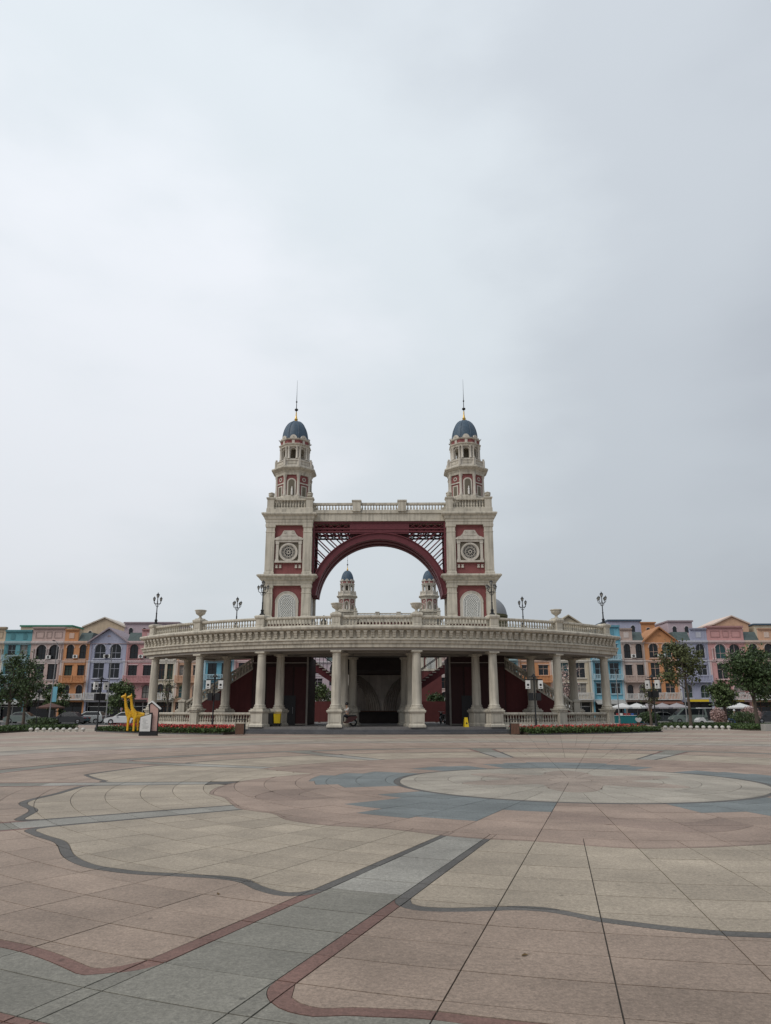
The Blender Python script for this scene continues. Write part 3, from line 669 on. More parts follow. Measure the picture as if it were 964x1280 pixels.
# ------------------------------------------------------------------ the towers
TX, TY = 7.83, 64.0
def arc_pts(cx, cz, r, a0, a1, n): return [(cx+r*math.cos(a0+(a1-a0)*i/n), cz+r*math.sin(a0+(a1-a0)*i/n)) for i in range(n+1)]
def make_tower():
    t = thing('dome_tower', 'tall cream and red tower with rose window and blue dome', 'tower')
    faces = [0, PI/2, PI, -PI/2]
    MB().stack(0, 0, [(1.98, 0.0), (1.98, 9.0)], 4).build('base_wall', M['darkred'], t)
    MB().stack(0, 0, [(1.80, 9.0), (1.80, 11.95)], 4).build('lower_wall', M['red'], t)
    MB().stack(0, 0, [(1.76, 12.7), (1.76, 17.3)], 4).build('upper_wall', M['red'], t)
    def pil(z0, z1, hw, w):
        m = MB(); c = hw - w/2
        m.stack(0, 0, [(w/2+0.05, z0), (w/2+0.05, z0+0.25), (w/2, z0+0.30), (w/2, z1-0.72), (w/2+0.03, z1-0.70), (w/2+0.03, z1-0.64), (w/2-0.01, z1-0.62), (w/2-0.01, z1-0.28), (w/2+0.05, z1-0.22), (w/2+0.07, z1)], 4)
        for s in range(4):
            q = MB(); q.box(-w/2+0.14, w/2-0.14, -w/2-0.018, -w/2, z0+0.45, z1-1.05); m.merge(q, Matrix.Rotation(s*PI/2, 4, 'Z'))
        return m.mesh('pilaster', M['cream']), c
    for z0, z1, hw, w in ((9.0, 11.9, 2.04, 0.80), (12.75, 17.22, 2.0, 0.76)):
        me, c = pil(z0, z1, hw, w)
        for sx in (-1, 1):
            for sy in (-1, 1): inst('pilaster', me, t, (sx*c, sy*c, 0))
    MB().stack(0, 0, [(2.06, 8.6), (2.06, 9.0)], 4).build('band_course', M['cream'], t)
    MB().stack(0, 0, [(2.08, 11.86), (2.08, 12.05), (2.14, 12.08), (2.14, 12.22), (2.26, 12.30), (2.34, 12.38), (2.34, 12.46), (2.50, 12.56), (2.56, 12.62), (2.56, 12.72), (2.44, 12.78), (2.1, 12.80)], 4).build('lower_cornice', M['cream'], t)
    MB().stack(0, 0, [(2.04, 17.18), (2.04, 17.42), (2.08, 17.44), (2.08, 17.62), (2.16, 17.70), (2.20, 17.84), (2.20, 17.92), (2.34, 18.02), (2.40, 18.10), (2.40, 18.20), (2.28, 18.26), (2.05, 18.28), (2.05, 18.60)], 4).build('upper_cornice', M['cream'], t)
    # arched lattice window of the lower tier
    for k, fz in enumerate(faces):
        y = -1.80
        pts = [(-0.98, 9.0), (0.98, 9.0)] + arc_pts(0, 10.40, 0.98, 0, PI, 16)
        s = MB().prism_xz(pts, y-0.07, y+0.02).build('arch_surround', M['cream2'], t, rz=fz)
        MB().ring_xz(0, 10.40, 0.94, 1.0, y-0.10, y-0.06, 0, PI, 18).build('arch_moulding', M['cream2'], s)
        pts = [(-0.72, 9.0), (0.72, 9.0)] + arc_pts(0, 10.40, 0.72, 0, PI, 16)
        w = MB().prism_xz(pts, y-0.085, y-0.06).build('lattice_window', M['latback'], t, rz=fz)
        fr = MB()
        for ri in (0.71, 0.60, 0.47): fr.ring_xz(0, 10.40, ri-0.025, ri+0.025, y-0.12, y-0.08, 0, PI, 18)
        for x in (0.71, 0.60, 0.47):
            for sg in (-1, 1): fr.box(sg*x-0.025, sg*x+0.025, y-0.12, y-0.08, 9.0, 10.40)
        for i in range(-8, 9):                                  # diagonal lattice
            for sg in (-1, 1):
                seg = []
                for j in range(41):
                    z = 9.0+j*0.05; x = (z-9.9)*0.72*sg + i*0.16
                    ins = abs(x) < 0.46 and (z < 10.4 or x*x+(z-10.4)**2 < 0.46**2)
                    if ins: seg.append((x, z))
                if len(seg) > 2: fr.tube((seg[0][0], y-0.10, seg[0][1]), (seg[-1][0], y-0.10, seg[-1][1]), 0.02, n=4)
        for j in range(12):
            a = PI*(j+0.5)/12; c, sn = math.cos(a), math.sin(a); fr.tube((0.47*c, y-0.10, 10.4+0.47*sn), (0.60*c, y-0.10, 10.4+0.60*sn), 0.015, n=4)
        for j in range(5):
            for sg in (-1, 1): fr.tube((sg*0.47, y-0.10, 9.2+j*0.24), (sg*0.60, y-0.10, 9.2+j*0.24), 0.015, n=4)
        fr.build('lattice', M['lattice'], w)
    # rose window aedicule of the upper tier
    for fz in faces:
        y = -1.76; cz = 14.78
        back = MB().box(-0.84, 0.84, y-0.05, y+0.02, 13.95, 15.62).build('window_panel', M['niche'], t, rz=fz)
        rw = MB().ring_xz(0, cz, 0.66, 0.80, y-0.20, y-0.04, n=32); rw.ring_xz(0, cz, 0.60, 0.68, y-0.16, y-0.04, n=32)
        rose = rw.build('rose_window', M['cream2'], t, rz=fz)
        tr = MB(); tr.ring_xz(0, cz, 0.09, 0.16, y-0.14, y-0.06, n=14); tr.ring_xz(0, cz, 0.36, 0.40, y-0.13, y-0.07, n=24)
        for j in range(10):
            a = 2*PI*j/10; c, sn = math.cos(a), math.sin(a)
            tr.tube((0.14*c, y-0.10, cz+0.14*sn), (0.62*c, y-0.10, cz+0.62*sn), 0.022, n=4)
            a += PI/10; tr.ring_xz(0.50*math.cos(a), cz+0.50*math.sin(a), 0.075, 0.105, y-0.12, y-0.07, n=8)
        tr.build('tracery', M['cream2'], rose)
        MB().prism_xz(arc_pts(0, cz, 0.62, 0, 2*PI, 28)[:-1], y-0.07, y-0.045).build('pane', M['winglass'], rose)
        for sg in (-1, 1):
            m = MB(); m.box(sg*0.98-0.12, sg*0.98+0.12, y-0.16, y+0.01, 14.06, 15.66); m.box(sg*0.98-0.15, sg*0.98+0.15, y-0.19, y+0.01, 15.50, 15.655); m.box(sg*0.98-0.15, sg*0.98+0.15, y-0.19, y+0.01, 14.02, 14.16)
            m.build('colonnette', M['cream2'], t, rz=fz)
        MB().box(-1.16, 1.16, y-0.24, y+0.01, 13.86, 14.02).build('sill', M['cream2'], t, rz=fz)
        e = MB(); e.box(-1.16, 1.16, y-0.18, y+0.01, 15.66, 15.86); e.box(-1.26, 1.26, y-0.26, y+0.01, 15.86, 16.0); e.build('lintel', M['cream2'], t, rz=fz)
        top = [(-1.22, 16.0), (1.22, 16.0), (1.05, 16.10), (0.80, 16.18), (0.62, 16.38), (0.50, 16.62), (0.42, 16.70), (-0.42, 16.70), (-0.50, 16.62), (-0.62, 16.38), (-0.80, 16.18), (-1.05, 16.10)]
        pd = MB().prism_xz(top, y-0.18, y+0.01).build('pediment', M['cream2'], t, rz=fz)
        sc = MB()
        for sg in (-1, 1): sc.ring_xz(sg*0.36, 16.56, 0.06, 0.12, y-0.22, y-0.17, n=12)
        sc.box(-0.55, 0.55, y-0.21, y-0.17, 16.22, 16.30); sc.build('scroll', M['cream2'], pd)
        for x in (-1.0, -0.68, 0.68, 1.0):
            cb = MB(); cb.box(x-0.10, x+0.10, y-0.12, y+0.01, 13.40, 13.52); cb.box(x-0.08, x+0.08, y-0.10, y+0.01, 13.53, 13.62); cb.box(x-0.10, x+0.10, y-0.12, y+0.01, 13.63, 13.68)
            cb.build('corbel', M['cream2'], t, rz=fz)
    # roof balustrade
    for sx in (-1, 1):
        for sy in (-1, 1):
            m = MB(); m.stack(0, 0, [(0.34, 18.58), (0.34, 18.70), (0.30, 18.74), (0.30, 19.46), (0.35, 19.52), (0.38, 19.60), (0.38, 19.66), (0.30, 19.70)], 4)
            p = m.build('corner_pier', M['cream'], t, (sx*1.70, sy*1.70, 0))
            u = MB(); u.lathe(0, 0, [(0.14, 19.70), (0.12, 19.76), (0.24, 19.84), (0.27, 19.96), (0.22, 20.04), (0.29, 20.08), (0.26, 20.14), (0.10, 20.22), (0.02, 20.26)], 12); u.build('urn', M['cream'], p, smooth=True)
    for fz in faces:
        MB().box(-1.40, 1.40, -1.86, -1.54, 19.46, 19.62).build('handrail', M['cream'], t, rz=fz)
        MB().box(-1.40, 1.40, -1.86, -1.54, 18.60, 18.80).build('base_rail', M['cream'], t, rz=fz)
        m = MB()
        for i in range(11): baluster(m, -1.25+i*0.25, -1.70, 18.79, 19.47, 0.085)
        tag(m.build('balusters', M['cream'], t, rz=fz, smooth=True), kind='stuff')
    # lower octagon
    oc = PI/8
    MB().stack(0, 0, [(1.44, 18.6), (1.44, 22.12)], 8, oc).build('lower_drum', M['red'], t)
    MB().stack(0, 0, [(1.60, 18.61), (1.60, 19.9), (1.56, 20.0), (1.46, 20.02)], 8, oc).build('drum_base', M['cream'], t)
    ap = 1.44; vr = ap/math.cos(PI/8)
    pm = MB(); pm.lathe(0, 0, [(0.17, 19.95), (0.17, 20.15), (0.13, 20.22), (0.125, 21.85), (0.16, 21.92), (0.19, 22.12)], 10); pme = pm.mesh('drum_column', M['cream2'], smooth=True)
    for i in range(8):
        a = oc + i*PI/4; inst('drum_column', pme, t, (vr*math.cos(a), vr*math.sin(a), 0))
    for i in range(8):
        fz = i*PI/4; y = -ap
        if i % 2 == 0:
            pts = [(-0.40, 20.0), (0.40, 20.0)] + arc_pts(0, 21.35, 0.40, 0, PI, 12)
            nf = MB().prism_xz(pts, y-0.09, y+0.02).build('niche_frame', M['cream2'], t, rz=fz)
            pts = [(-0.27, 20.02), (0.27, 20.02)] + arc_pts(0, 21.35, 0.27, 0, PI, 12)
            MB().prism_xz(pts, y-0.10, y-0.06).build('niche', M['niche'], nf)
            fg = MB(); fg.lathe(0.07, y-0.19, [(0.09, 20.02), (0.10, 20.3), (0.075, 20.45), (0.09, 20.6), (0.045, 20.68), (0.06, 20.76), (0.05, 20.84), (0.01, 20.87)], 9); fg.build('figure', M['statue'], nf, smooth=True)
        else:
            fr = MB(); fr.box(-0.30, 0.30, y-0.07, y+0.01, 20.0, 21.05); d = fr.build('door_frame', M['cream2'], t, rz=fz)
            MB().box(-0.19, 0.19, y-0.08, y-0.06, 20.0, 20.94).build('door_panel', M['niche'], d)
            MB().box(-0.48, 0.48, y-0.06, y+0.01, 21.22, 21.34).build('string_course', M['cream2'], t, rz=fz)
            MB().ring_xz(0, 21.70, 0.12, 0.20, y-0.06, y+0.01, n=14).build('roundel', M['cream2'], t, rz=fz)
    MB().stack(0, 0, [(1.56, 22.10), (1.58, 22.34), (1.62, 22.38), (1.66, 22.50), (1.84, 22.62), (1.95, 22.72), (1.95, 22.84), (1.86, 22.90), (1.66, 22.96), (1.62, 23.0)], 8, oc).build('drum_cornice', M['cream'], t)
    MB().stack(0, 0, [(1.60, 22.98), (1.60, 23.10), (1.54, 23.14), (1.54, 23.50), (1.60, 23.54), (1.60, 23.62), (1.3, 23.66)], 8, oc).build('upper_parapet', M['cream2'], t)
    for i in range(8):
        a = oc + i*PI/4; rr = 1.56/math.cos(PI/8)
        m = MB(); m.box(-0.12, 0.12, -0.10, 0.10, 23.0, 23.70); m.ball((0, 0, 23.80), 0.10); o = m.build('parapet_post', M['cream2'], t, (rr*math.cos(a), rr*math.sin(a), 0), a)
        fz = i*PI/4
        MB().box(-0.36, 0.36, -1.57, -1.53, 23.20, 23.44).build('parapet_panel', M['cream'], t, rz=fz)
    # upper octagon: an open lantern with arches
    ap2 = 1.16; vr2 = ap2/math.cos(PI/8)
    MB().stack(0, 0, [(1.28, 23.60), (1.28, 23.82), (1.20, 23.86)], 8, oc).build('lantern_base', M['cream2'], t)
    MB().stack(0, 0, [(0.30, 23.8), (0.30, 25.2)], 8, oc).build('lantern_core', M['niche'], t)
    for i in range(8):
        fz = i*PI/4; y = -ap2
        m = MB()
        hwf = ap2*math.tan(PI/8); ow = 0.24; sz = 24.72
        m.box(-hwf, -ow, y, y+0.14, 23.8, 25.12); m.box(ow, hwf, y, y+0.14, 23.8, 25.12)
        pts = [(-ow, 25.12), (-ow, sz)] + [(-p[0]*-1, p[1]) for p in arc_pts(0, sz, ow, PI, 0, 10)][1:-1] + [(ow, sz), (ow, 25.12)]
        m.prism_xz(pts, y, y+0.14)
        w = m.build('lantern_wall', M['cream2'], t, rz=fz)
        MB().ring_xz(0, sz, ow, ow+0.07, y-0.04, y, 0, PI, 12).build('arch_trim', M['cream2'], w)
    cm = MB(); cm.lathe(0, 0, [(0.12, 23.84), (0.12, 23.94), (0.085, 23.98), (0.08, 24.92), (0.11, 24.98), (0.13, 25.10)], 9); cme = cm.mesh('lantern_column', M['cream2'], smooth=True)
    for i in range(8):
        a = oc + i*PI/4
        for d in (-0.11, 0.11): inst('lantern_column', cme, t, ((vr2+0.05)*math.cos(a+d), (vr2+0.05)*math.sin(a+d), 0))
    MB().stack(0, 0, [(1.30, 25.08), (1.32, 25.22), (1.38, 25.28), (1.42, 25.36), (1.36, 25.42), (1.26, 25.44)], 8, oc).build('lantern_cornice', M['cream'], t)
    MB().stack(0, 0, [(1.24, 25.42), (1.24, 25.82)], 8, oc).build('frieze', M['red'], t)
    MB().stack(0, 0, [(1.28, 25.80), (1.36, 25.86), (1.38, 25.93), (1.20, 25.98)], 8, oc).build('crown_moulding', M['cream2'], t)
    for i in range(8):
        fz = i*PI/4
        MB().box(-0.12, 0.12, -1.29, -1.22, 25.46, 25.78).build('frieze_block', M['cream2'], t, rz=fz)
        sm = MB().prism_xz([(-0.36, 25.88), (0.36, 25.88)] + arc_pts(0, 25.90, 0.34, 0, PI, 12), -1.30, -1.14).build('scallop', M['cream2'], t, rz=fz)
        MB().ring_xz(0, 26.03, 0.04, 0.10, -1.33, -1.295, n=10).build('eye', M['cream'], sm)
        b = MB(); b.path([(0, -1.36, 25.9), (0, -1.5, 25.92), (0, -1.56, 26.02)], [0.05, 0.04, 0.015], 5); b.build('gargoyle', M['iron'], t, rz=fz+oc)
    # dome and finial
    dp = [(1.22, 25.95)] + [(1.21*math.cos(j/12*PI/2)**0.92 if j < 12 else 0.06, 26.0+1.62*math.sin(j/12*PI/2)) for j in range(0, 13)]
    dome = MB().lathe(0, 0, dp, 24).build('dome', M['slate'], t, smooth=True)
    for i in range(8):
        a = oc + i*PI/4; m = MB()
        m.path([((r+0.01)*math.cos(a), (r+0.01)*math.sin(a), z) for r, z in dp[1:]], 0.03, 4); m.build('rib', M['slate'], dome)
    fin = MB().lathe(0, 0, [(0.22, 27.55), (0.24, 27.62), (0.13, 27.70), (0.17, 27.82), (0.10, 27.95), (0.06, 28.2), (0.05, 28.55)], 12).build('finial', M['gold'], t, smooth=True)
    sp = MB(); sp.lathe(0, 0, [(0.04, 28.5), (0.03, 29.6), (0.018, 30.4), (0.008, 31.8)], 9)
    sp.ball((0, 0, 28.80), 0.17, 12, 8, 0.75); sp.ball((0, 0, 29.60), 0.08, 9, 6)
    sp.build('spire', M['iron'], t, smooth=True)
    seen = set()
    def remap(z):
        if z <= 20: return z
        if z <= 26.0: return 20+(z-20)*0.925
        if z <= 27.62: return 25.55+(z-26.0)*(2.07/1.62)
        return z
    for o in t.children_recursive:
        if o.data and o.data.name not in seen:
            seen.add(o.data.name)
            for v in o.data.vertices: v.co.z = remap(v.co.z)
    return t
tower = make_tower(); tower.location = (-TX, TY, 0)
tag(tower, 'tall cream and red tower with rose window and blue dome beside the maroon arch', 'tower', 'front towers of the arch')
copy_tree(tower, (TX, TY, 0))
REAR = 140.0
for sg in (-1, 1):
    r_t = copy_tree(tower, (sg*TX, REAR, 0), label='distant blue domed tower seen through the maroon arch'); r_t['group'] = 'rear towers beyond the arch'

# ------------------------------------------------------------------ the bridge between the towers
def make_bridge():
    b = thing('arch_bridge', 'cream parapet bridge carried by a maroon steel arch between the towers', 'bridge')
    XE = 5.86; Y0, Y1 = -1.60, 1.60
    d = MB(); d.box(-XE, XE, Y0, Y1, 17.62, 18.34); d.build('deck_beam', M['cream'], b)
    m = MB(); m.box(-XE, XE, Y0-0.10, Y1+0.10, 18.30, 18.45); m.box(-XE, XE, Y0-0.05, Y1+0.05, 17.60, 17.72); m.build('deck_moulding', M['cream'], b)
    for yy in (Y0+0.12, Y1-0.12):
        for x in (-2.0, 2.0):
            p = MB(); p.stack(x, yy, [(0.36, 18.45), (0.36, 19.30), (0.42, 19.36), (0.42, 19.46), (0.30, 19.50)], 4); p.build('pier', M['cream'], b)
        for a, c in ((-XE, -2.37), (-1.63, 1.63), (2.37, XE)):
            MB().box(a, c, yy-0.17, yy+0.17, 19.08, 19.26).build('handrail', M['cream'], b)
            MB().box(a, c, yy-0.17, yy+0.17, 18.45, 18.62).build('base_rail', M['cream'], b)
            m = MB(); k = int((c-a)/0.25)
            for i in range(k): baluster(m, a+(c-a)*(i+0.5)/k, yy, 18.60, 19.10, 0.085)
            tag(m.build('balusters', M['cream'], b, smooth=True), kind='stuff')
    # arch
    R1, R2, CZ = 5.50, 5.96, 10.55
    a0 = math.radians(6); a1 = PI-a0
    for yy in (-1.55, -0.35, 0.85):
        ar = MB().ring_xz(0, CZ, R1, R2, yy, yy+0.45, a0, a1, 48).build('arch_rib', M['steelred'], b)
        fl_ = MB(); fl_.ring_xz(0, CZ, R2, R2+0.07, yy-0.12, yy+0.57, a0, a1, 48); fl_.ring_xz(0, CZ, R1-0.07, R1, yy-0.12, yy+0.57, a0, a1, 48); fl_.build('flange', M['steelred'], ar)
    for i in range(25):
        a = a0 + (a1-a0)*(i+0.5)/25; c, s = math.cos(a), math.sin(a)
        m = MB(); m.tube((5.72*c, -1.5, CZ+5.72*s), (5.72*c, 1.25, CZ+5.72*s), 0.07, n=5); m.build('cross_tie', M['steelred'], b)
    # truss under the deck
    for yy in (-1.50, -0.05, 1.35):
        m = MB(); m.box(-XE, XE, yy, yy+0.15, 17.42, 17.60); m.box(-XE, XE, yy, yy+0.15, 16.62, 16.74)
        m.box(-XE, XE, yy, yy+0.12, 16.90, 17.0)
        t = m.build('truss_chord', M['steelred'], b)
        lat = MB(); n = 18; w = 2*XE/n
        for i in range(n):
            xa, xb = -XE+i*w, -XE+(i+1)*w
            for z0, z1 in ((16.98, 17.44), (16.72, 16.92)):
                lat.tube((xa, yy+0.07, z0), (xb, yy+0.07, z1), 0.035, n=4); lat.tube((xb, yy+0.07, z0), (xa, yy+0.07, z1), 0.035, n=4)
        lat.build('lattice', M['steelred'], t)
    MB().box(-2.6, 2.6, -1.46, 1.30, 16.50, 17.60).build('crown_plate', M['steelred'], b)
    # spandrel rods
    for yy in (-1.35, 1.1):
        for sg in (-1, 1):
            for i in range(7):
                a = math.radians(66 - 6.6*i); c, s = math.cos(a), math.sin(a)
                p0 = Vector((sg*(R2+0.05)*c, yy, CZ+(R2+0.05)*s)); dirv = Vector((sg*0.72, 0, 0.70)) if True else None
                tmax = min((XE-abs(p0.x))/0.72, (16.64-p0.z)/0.70)
                if tmax < 0.15: continue
                p1 = p0 - 0 * dirv + Vector((sg*0.72, 0, 0.70)) * tmax
                # rods rise towards the tower head
                MB().tube(p0, p1, 0.055, n=5).build('rod', M['steelred'], b)
                pass
    for yy in (-1.55, 0.95):
        for sg in (-1, 1):
            m = MB(); m.box(sg*5.72-0.09, sg*5.72+0.09, yy, yy+0.3, 12.85, 17.6); po = m.build('post', M['steelred'], b)
            m = MB()
            for k in range(9): m.tube((sg*5.62, yy+0.15, 12.9+k*0.4), (sg*5.80, yy+0.15, 13.25+k*0.4), 0.03, n=4)
            m.build('lacing', M['steelred'], po)
    return b
bridge = make_bridge(); bridge.location = (0, TY, 0)
copy_tree(bridge, (0, REAR, 0), label='distant cream parapet bridge between the far towers, above the terrace rail')

# ------------------------------------------------------------------ what stands under the terrace
def stair(label, sg, group=None):
    """flight beside a tower: solid wine red side wall, stone balustrade on the slope"""
    t = thing('staircase', label, 'staircase', (0, 0, 0), group=group)
    Yf = 61.2; Yb = 63.0
    xt, zt = sg*9.3, 7.3
    xb, zb = sg*15.6, FL
    zlow = 1.35
    # wall top edge: sloping
    m = MB(); m.prism_xz([(xt, FL), (xb, FL), (xb, FL+0.9), (xt, 5.45)], Yf, Yf+0.25); m.build('side_wall', M['darkred'], t)
    m = MB(); m.prism_xz([(xt, FL), (xb, FL), (xb, FL+0.9), (xt, 5.45)], Yb-0.25, Yb); m.build('side_wall', M['darkred'], t)
    n = 22
    for i in range(n):
        x0 = xb + (xt-xb)*i/n; x1 = xb + (xt-xb)*(i+1)/n; z = FL + (6.2-FL)*(i+1)/n
        MB().box(min(x0, x1), max(x0, x1), Yf+0.252, Yb-0.252, max(FL-0.02, z-0.5), z).build('step', M['cream2'], t)
    sl = (5.45-FL-0.9)
    for yy in (Yf+0.12, Yb-0.12):
        bal_line(t, (xb, yy), (xt, yy), FL+0.9, FL+0.9+0.95, slope0=sl)
    m = MB(); m.stack(xb+sg*0.3, Yf+0.12, [(0.24, FL), (0.24, FL+1.75), (0.30, FL+1.82), (0.30, FL+1.92), (0.1, FL+2.02)], 4); m.build('newel', M['cream'], t)
    return t
for sg in (-1, 1): stair('wine red walled stone staircase climbing to the terrace beside the tower', sg, 'stairs up to the terrace')
# dark red masses at the foot of the towers
for sg in (-1, 1):
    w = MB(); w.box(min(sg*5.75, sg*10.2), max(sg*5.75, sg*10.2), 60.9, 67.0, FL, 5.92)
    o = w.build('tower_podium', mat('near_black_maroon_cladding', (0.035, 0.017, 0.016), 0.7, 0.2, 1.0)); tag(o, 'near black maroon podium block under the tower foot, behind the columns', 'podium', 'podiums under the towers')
    xa, xb = sorted((sg*5.75, sg*10.2))
    for k in range(4):
        x = xa + (xb-xa)*(k+0.5)/4
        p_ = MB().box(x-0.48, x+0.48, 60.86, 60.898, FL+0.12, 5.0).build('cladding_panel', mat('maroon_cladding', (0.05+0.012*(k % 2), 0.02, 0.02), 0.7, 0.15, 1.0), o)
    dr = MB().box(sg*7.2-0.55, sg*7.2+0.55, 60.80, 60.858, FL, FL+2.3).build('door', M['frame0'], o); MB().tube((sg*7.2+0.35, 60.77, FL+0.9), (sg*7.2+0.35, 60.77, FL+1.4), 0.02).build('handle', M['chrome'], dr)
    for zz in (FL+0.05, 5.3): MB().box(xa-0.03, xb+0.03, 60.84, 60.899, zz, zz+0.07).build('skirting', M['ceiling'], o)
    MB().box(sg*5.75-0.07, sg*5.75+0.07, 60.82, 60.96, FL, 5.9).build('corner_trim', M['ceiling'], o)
# rear wall of the central passage: a rendered panel with vault ribs and dark beam above
pas = thing('passage_wall', 'grey rendered back wall with rising vault ribs behind the central columns', 'wall', (0, 74.0, 0))
MB().box(-3.0, 3.0, 0, 0.5, FL, 5.9).build('panel', M['panel'], pas)
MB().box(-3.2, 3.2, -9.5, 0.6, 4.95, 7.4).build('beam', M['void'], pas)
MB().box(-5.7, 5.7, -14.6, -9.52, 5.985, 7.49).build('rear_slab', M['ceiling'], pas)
for sg in (-1, 1):
    for k in range(6):
        m = MB(); pts = []
        for j in range(11):
            u = j/10; xx = 0.18+0.22*k + (2.75-0.10*k)*(1-math.cos(u*PI/2))*(1.0-0.12*k)
            pts.append((sg*min(2.8, xx), -0.06, 1.1+(3.8-0.35*k*0.6)*math.sin(u*PI/2)))
        m.path(pts, [0.13-0.05*j/10 for j in range(11)], 6); m.build('vault_rib', M['ceiling'], pas, smooth=True)
    m = MB(); m.box(sg*2.95-0.3, sg*2.95+0.3, -1.0, 0.6, FL, 4.95); m.build('side_pier', M['panel'], pas)
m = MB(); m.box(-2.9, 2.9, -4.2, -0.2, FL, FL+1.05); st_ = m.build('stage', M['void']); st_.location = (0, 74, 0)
tag(st_, 'low dark stage in front of the grey passage wall', 'stage')
st2 = MB(); st2.box(-3.1, 3.1, -4.3, -0.1, FL+1.052, FL+1.12); st2.build('stage_top', M['wood'], st_)
for sg in (-1, 1):                     # rear flights coming down to the middle, seen from beneath
    t = thing('rear_staircase', 'maroon steel stair flight seen from below, between tower podium and passage wall', 'staircase', group='rear steel stairs')
    x0, x1 = sg*8.5, sg*3.2; Y = 71.0
    MB().prism_xz([(x0, 7.5), (x1, 4.0), (x1, 3.2), (x0, 6.6)], Y, Y+0.14).build('stringer', M['steelred'], t)
    MB().prism_xz([(x0, 7.5), (x1, 4.0), (x1, 3.2), (x0, 6.6)], Y+3.86, Y+4.0).build('stringer', M['steelred'], t)
    MB().prism_xz([(x0, 7.0), (x1, 3.60), (x1, 3.5), (x0, 6.9)], Y+0.142, Y+3.858).build('soffit', M['red'], t)
    for i in range(16):
        u = (i+0.5)/16; x = x0+(x1-x0)*u; z = 7.1+(3.3-7.1)*u
        MB().box(x-0.17, x+0.17, Y-0.1, Y+4.1, z+0.42, z+0.50).build('tread', M['cream2'], t)
    for yy in (Y, Y+3.94):
        m = MB(); m.tube((x0, yy, 8.6), (x1, yy, 5.0), 0.04)
        for i in range(8):
            u = i/7; m.tube((x0+(x1-x0)*u, yy, 7.4-3.5*u), (x0+(x1-x0)*u, yy, 8.6-3.6*u), 0.025, n=4)
        m.build('railing', M['iron'], t)
    pw = MB(); pw.box(min(sg*3.3, sg*8.6), max(sg*3.3, sg*8.6), 79.0, 79.4, FL, 2.5); o = pw.build('courtyard_wall', M['darkred']); tag(o, 'low wine red courtyard wall seen under the rear stair', 'wall', 'courtyard walls')
# ------------------------------------------------------------------ ornaments on the terrace
def to_world(a, r): return (O[0]+r*math.sin(a), O[1]-r*math.cos(a))
um = MB(); um.stack(0, 0, [(0.28, 0), (0.28, 0.06)], 4); um.lathe(0, 0, [(0.20, 0.06), (0.12, 0.14), (0.09, 0.24), (0.16, 0.30), (0.34, 0.42), (0.40, 0.56), (0.38, 0.62), (0.46, 0.66), (0.46, 0.72), (0.40, 0.74), (0.36, 0.68)], 18)
ume = um.mesh('stone_urn', M['cream'], smooth=True)
for i, sg in ((0, -1), (2, -1), (0, 1), (2, 1)):
    x, y = to_world(sg*ANG[i], RBAL)
    u = inst('stone_urn', ume, None, (x, y, 8.468), sg*ANG[i])
    if i == 0: tag(u, 'cream stone urn on the terrace pier in front of the distant towers', 'urn', 'urns over the central bay')
    else: tag(u, 'cream stone urn on the terrace pier between two lamp posts', 'urn', 'urns over the outer bays')
def lantern(m, mg, x, y, z, s=1.0):
    m.lathe(x, y, [(0.035*s, z-0.10*s), (0.07*s, z-0.04*s), (0.09*s, z)], 9)
    mg.stack(x, y, [(0.085*s, z), (0.15*s, z+0.30*s)], 6, 0)
    for i in range(6):
        a = i*PI/3; m.tube((x+0.10*s*math.cos(a), y+0.10*s*math.sin(a), z), (x+0.175*s*math.cos(a), y+0.175*s*math.sin(a), z+0.30*s), 0.016*s, n=4)
    m.lathe(x, y, [(0.20*s, z+0.30*s), (0.20*s, z+0.33*s), (0.12*s, z+0.42*s), (0.05*s, z+0.46*s), (0.045*s, z+0.52*s), (0.01*s, z+0.60*s)], 9)
def make_lamp():
    t = thing('lamp_post', 'black iron lamp post', 'lamp post')
    MB().lathe(0, 0, [(0.20, 0), (0.20, 0.10), (0.12, 0.16), (0.10, 0.32), (0.14, 0.38), (0.07, 0.46)], 12).build('base', M['iron'], t, smooth=True)
    MB().lathe(0, 0, [(0.06, 0.44), (0.05, 0.9), (0.07, 0.95), (0.045, 1.0), (0.035, 1.85), (0.06, 1.9), (0.035, 1.95), (0.035, 2.22)], 10).build('pole', M['iron'], t, smooth=True)
    for k in range(4):
        a = k*PI/2; m = MB()
        pts = [(0.03, 0, 1.78), (0.16, 0, 1.72), (0.30, 0, 1.76), (0.38, 0, 1.86), (0.38, 0, 1.94)]
        m.path(pts, 0.024, 5); m.path([(0.06, 0, 1.5), (0.16, 0, 1.58), (0.2, 0, 1.7)], 0.016, 4)
        ar = m.build('arm', M['iron'], t, rz=a)
        mi, mg = MB(), MB(); lantern(mi, mg, 0.38, 0, 2.0, 0.56)
        ln = mi.build('lantern', M['iron'], ar); mg.build('lantern_glass', M['lampglass'], ln)
    mi, mg = MB(), MB(); lantern(mi, mg, 0, 0, 2.28, 0.72); ln = mi.build('lantern', M['iron'], t); mg.build('lantern_glass', M['lampglass'], ln)
    return t
lamp = make_lamp(); first = True
lamp_spots = [(sg*ANG[1], RBAL, 8.468, 'four armed iron lamp post on the terrace pier in front of a tower', 'lamps before the towers') for sg in (-1, 1)] + \
             [(sg*ANG[3], RBAL, 8.468, 'four armed iron lamp post on the end pier of the terrace', 'lamps at the terrace ends') for sg in (-1, 1)] + \
             [(sg*0.635, RIN, 8.468, 'four armed iron lamp post standing behind the terrace rail, next to an urn', 'lamps on the inner rail') for sg in (-1, 1)]
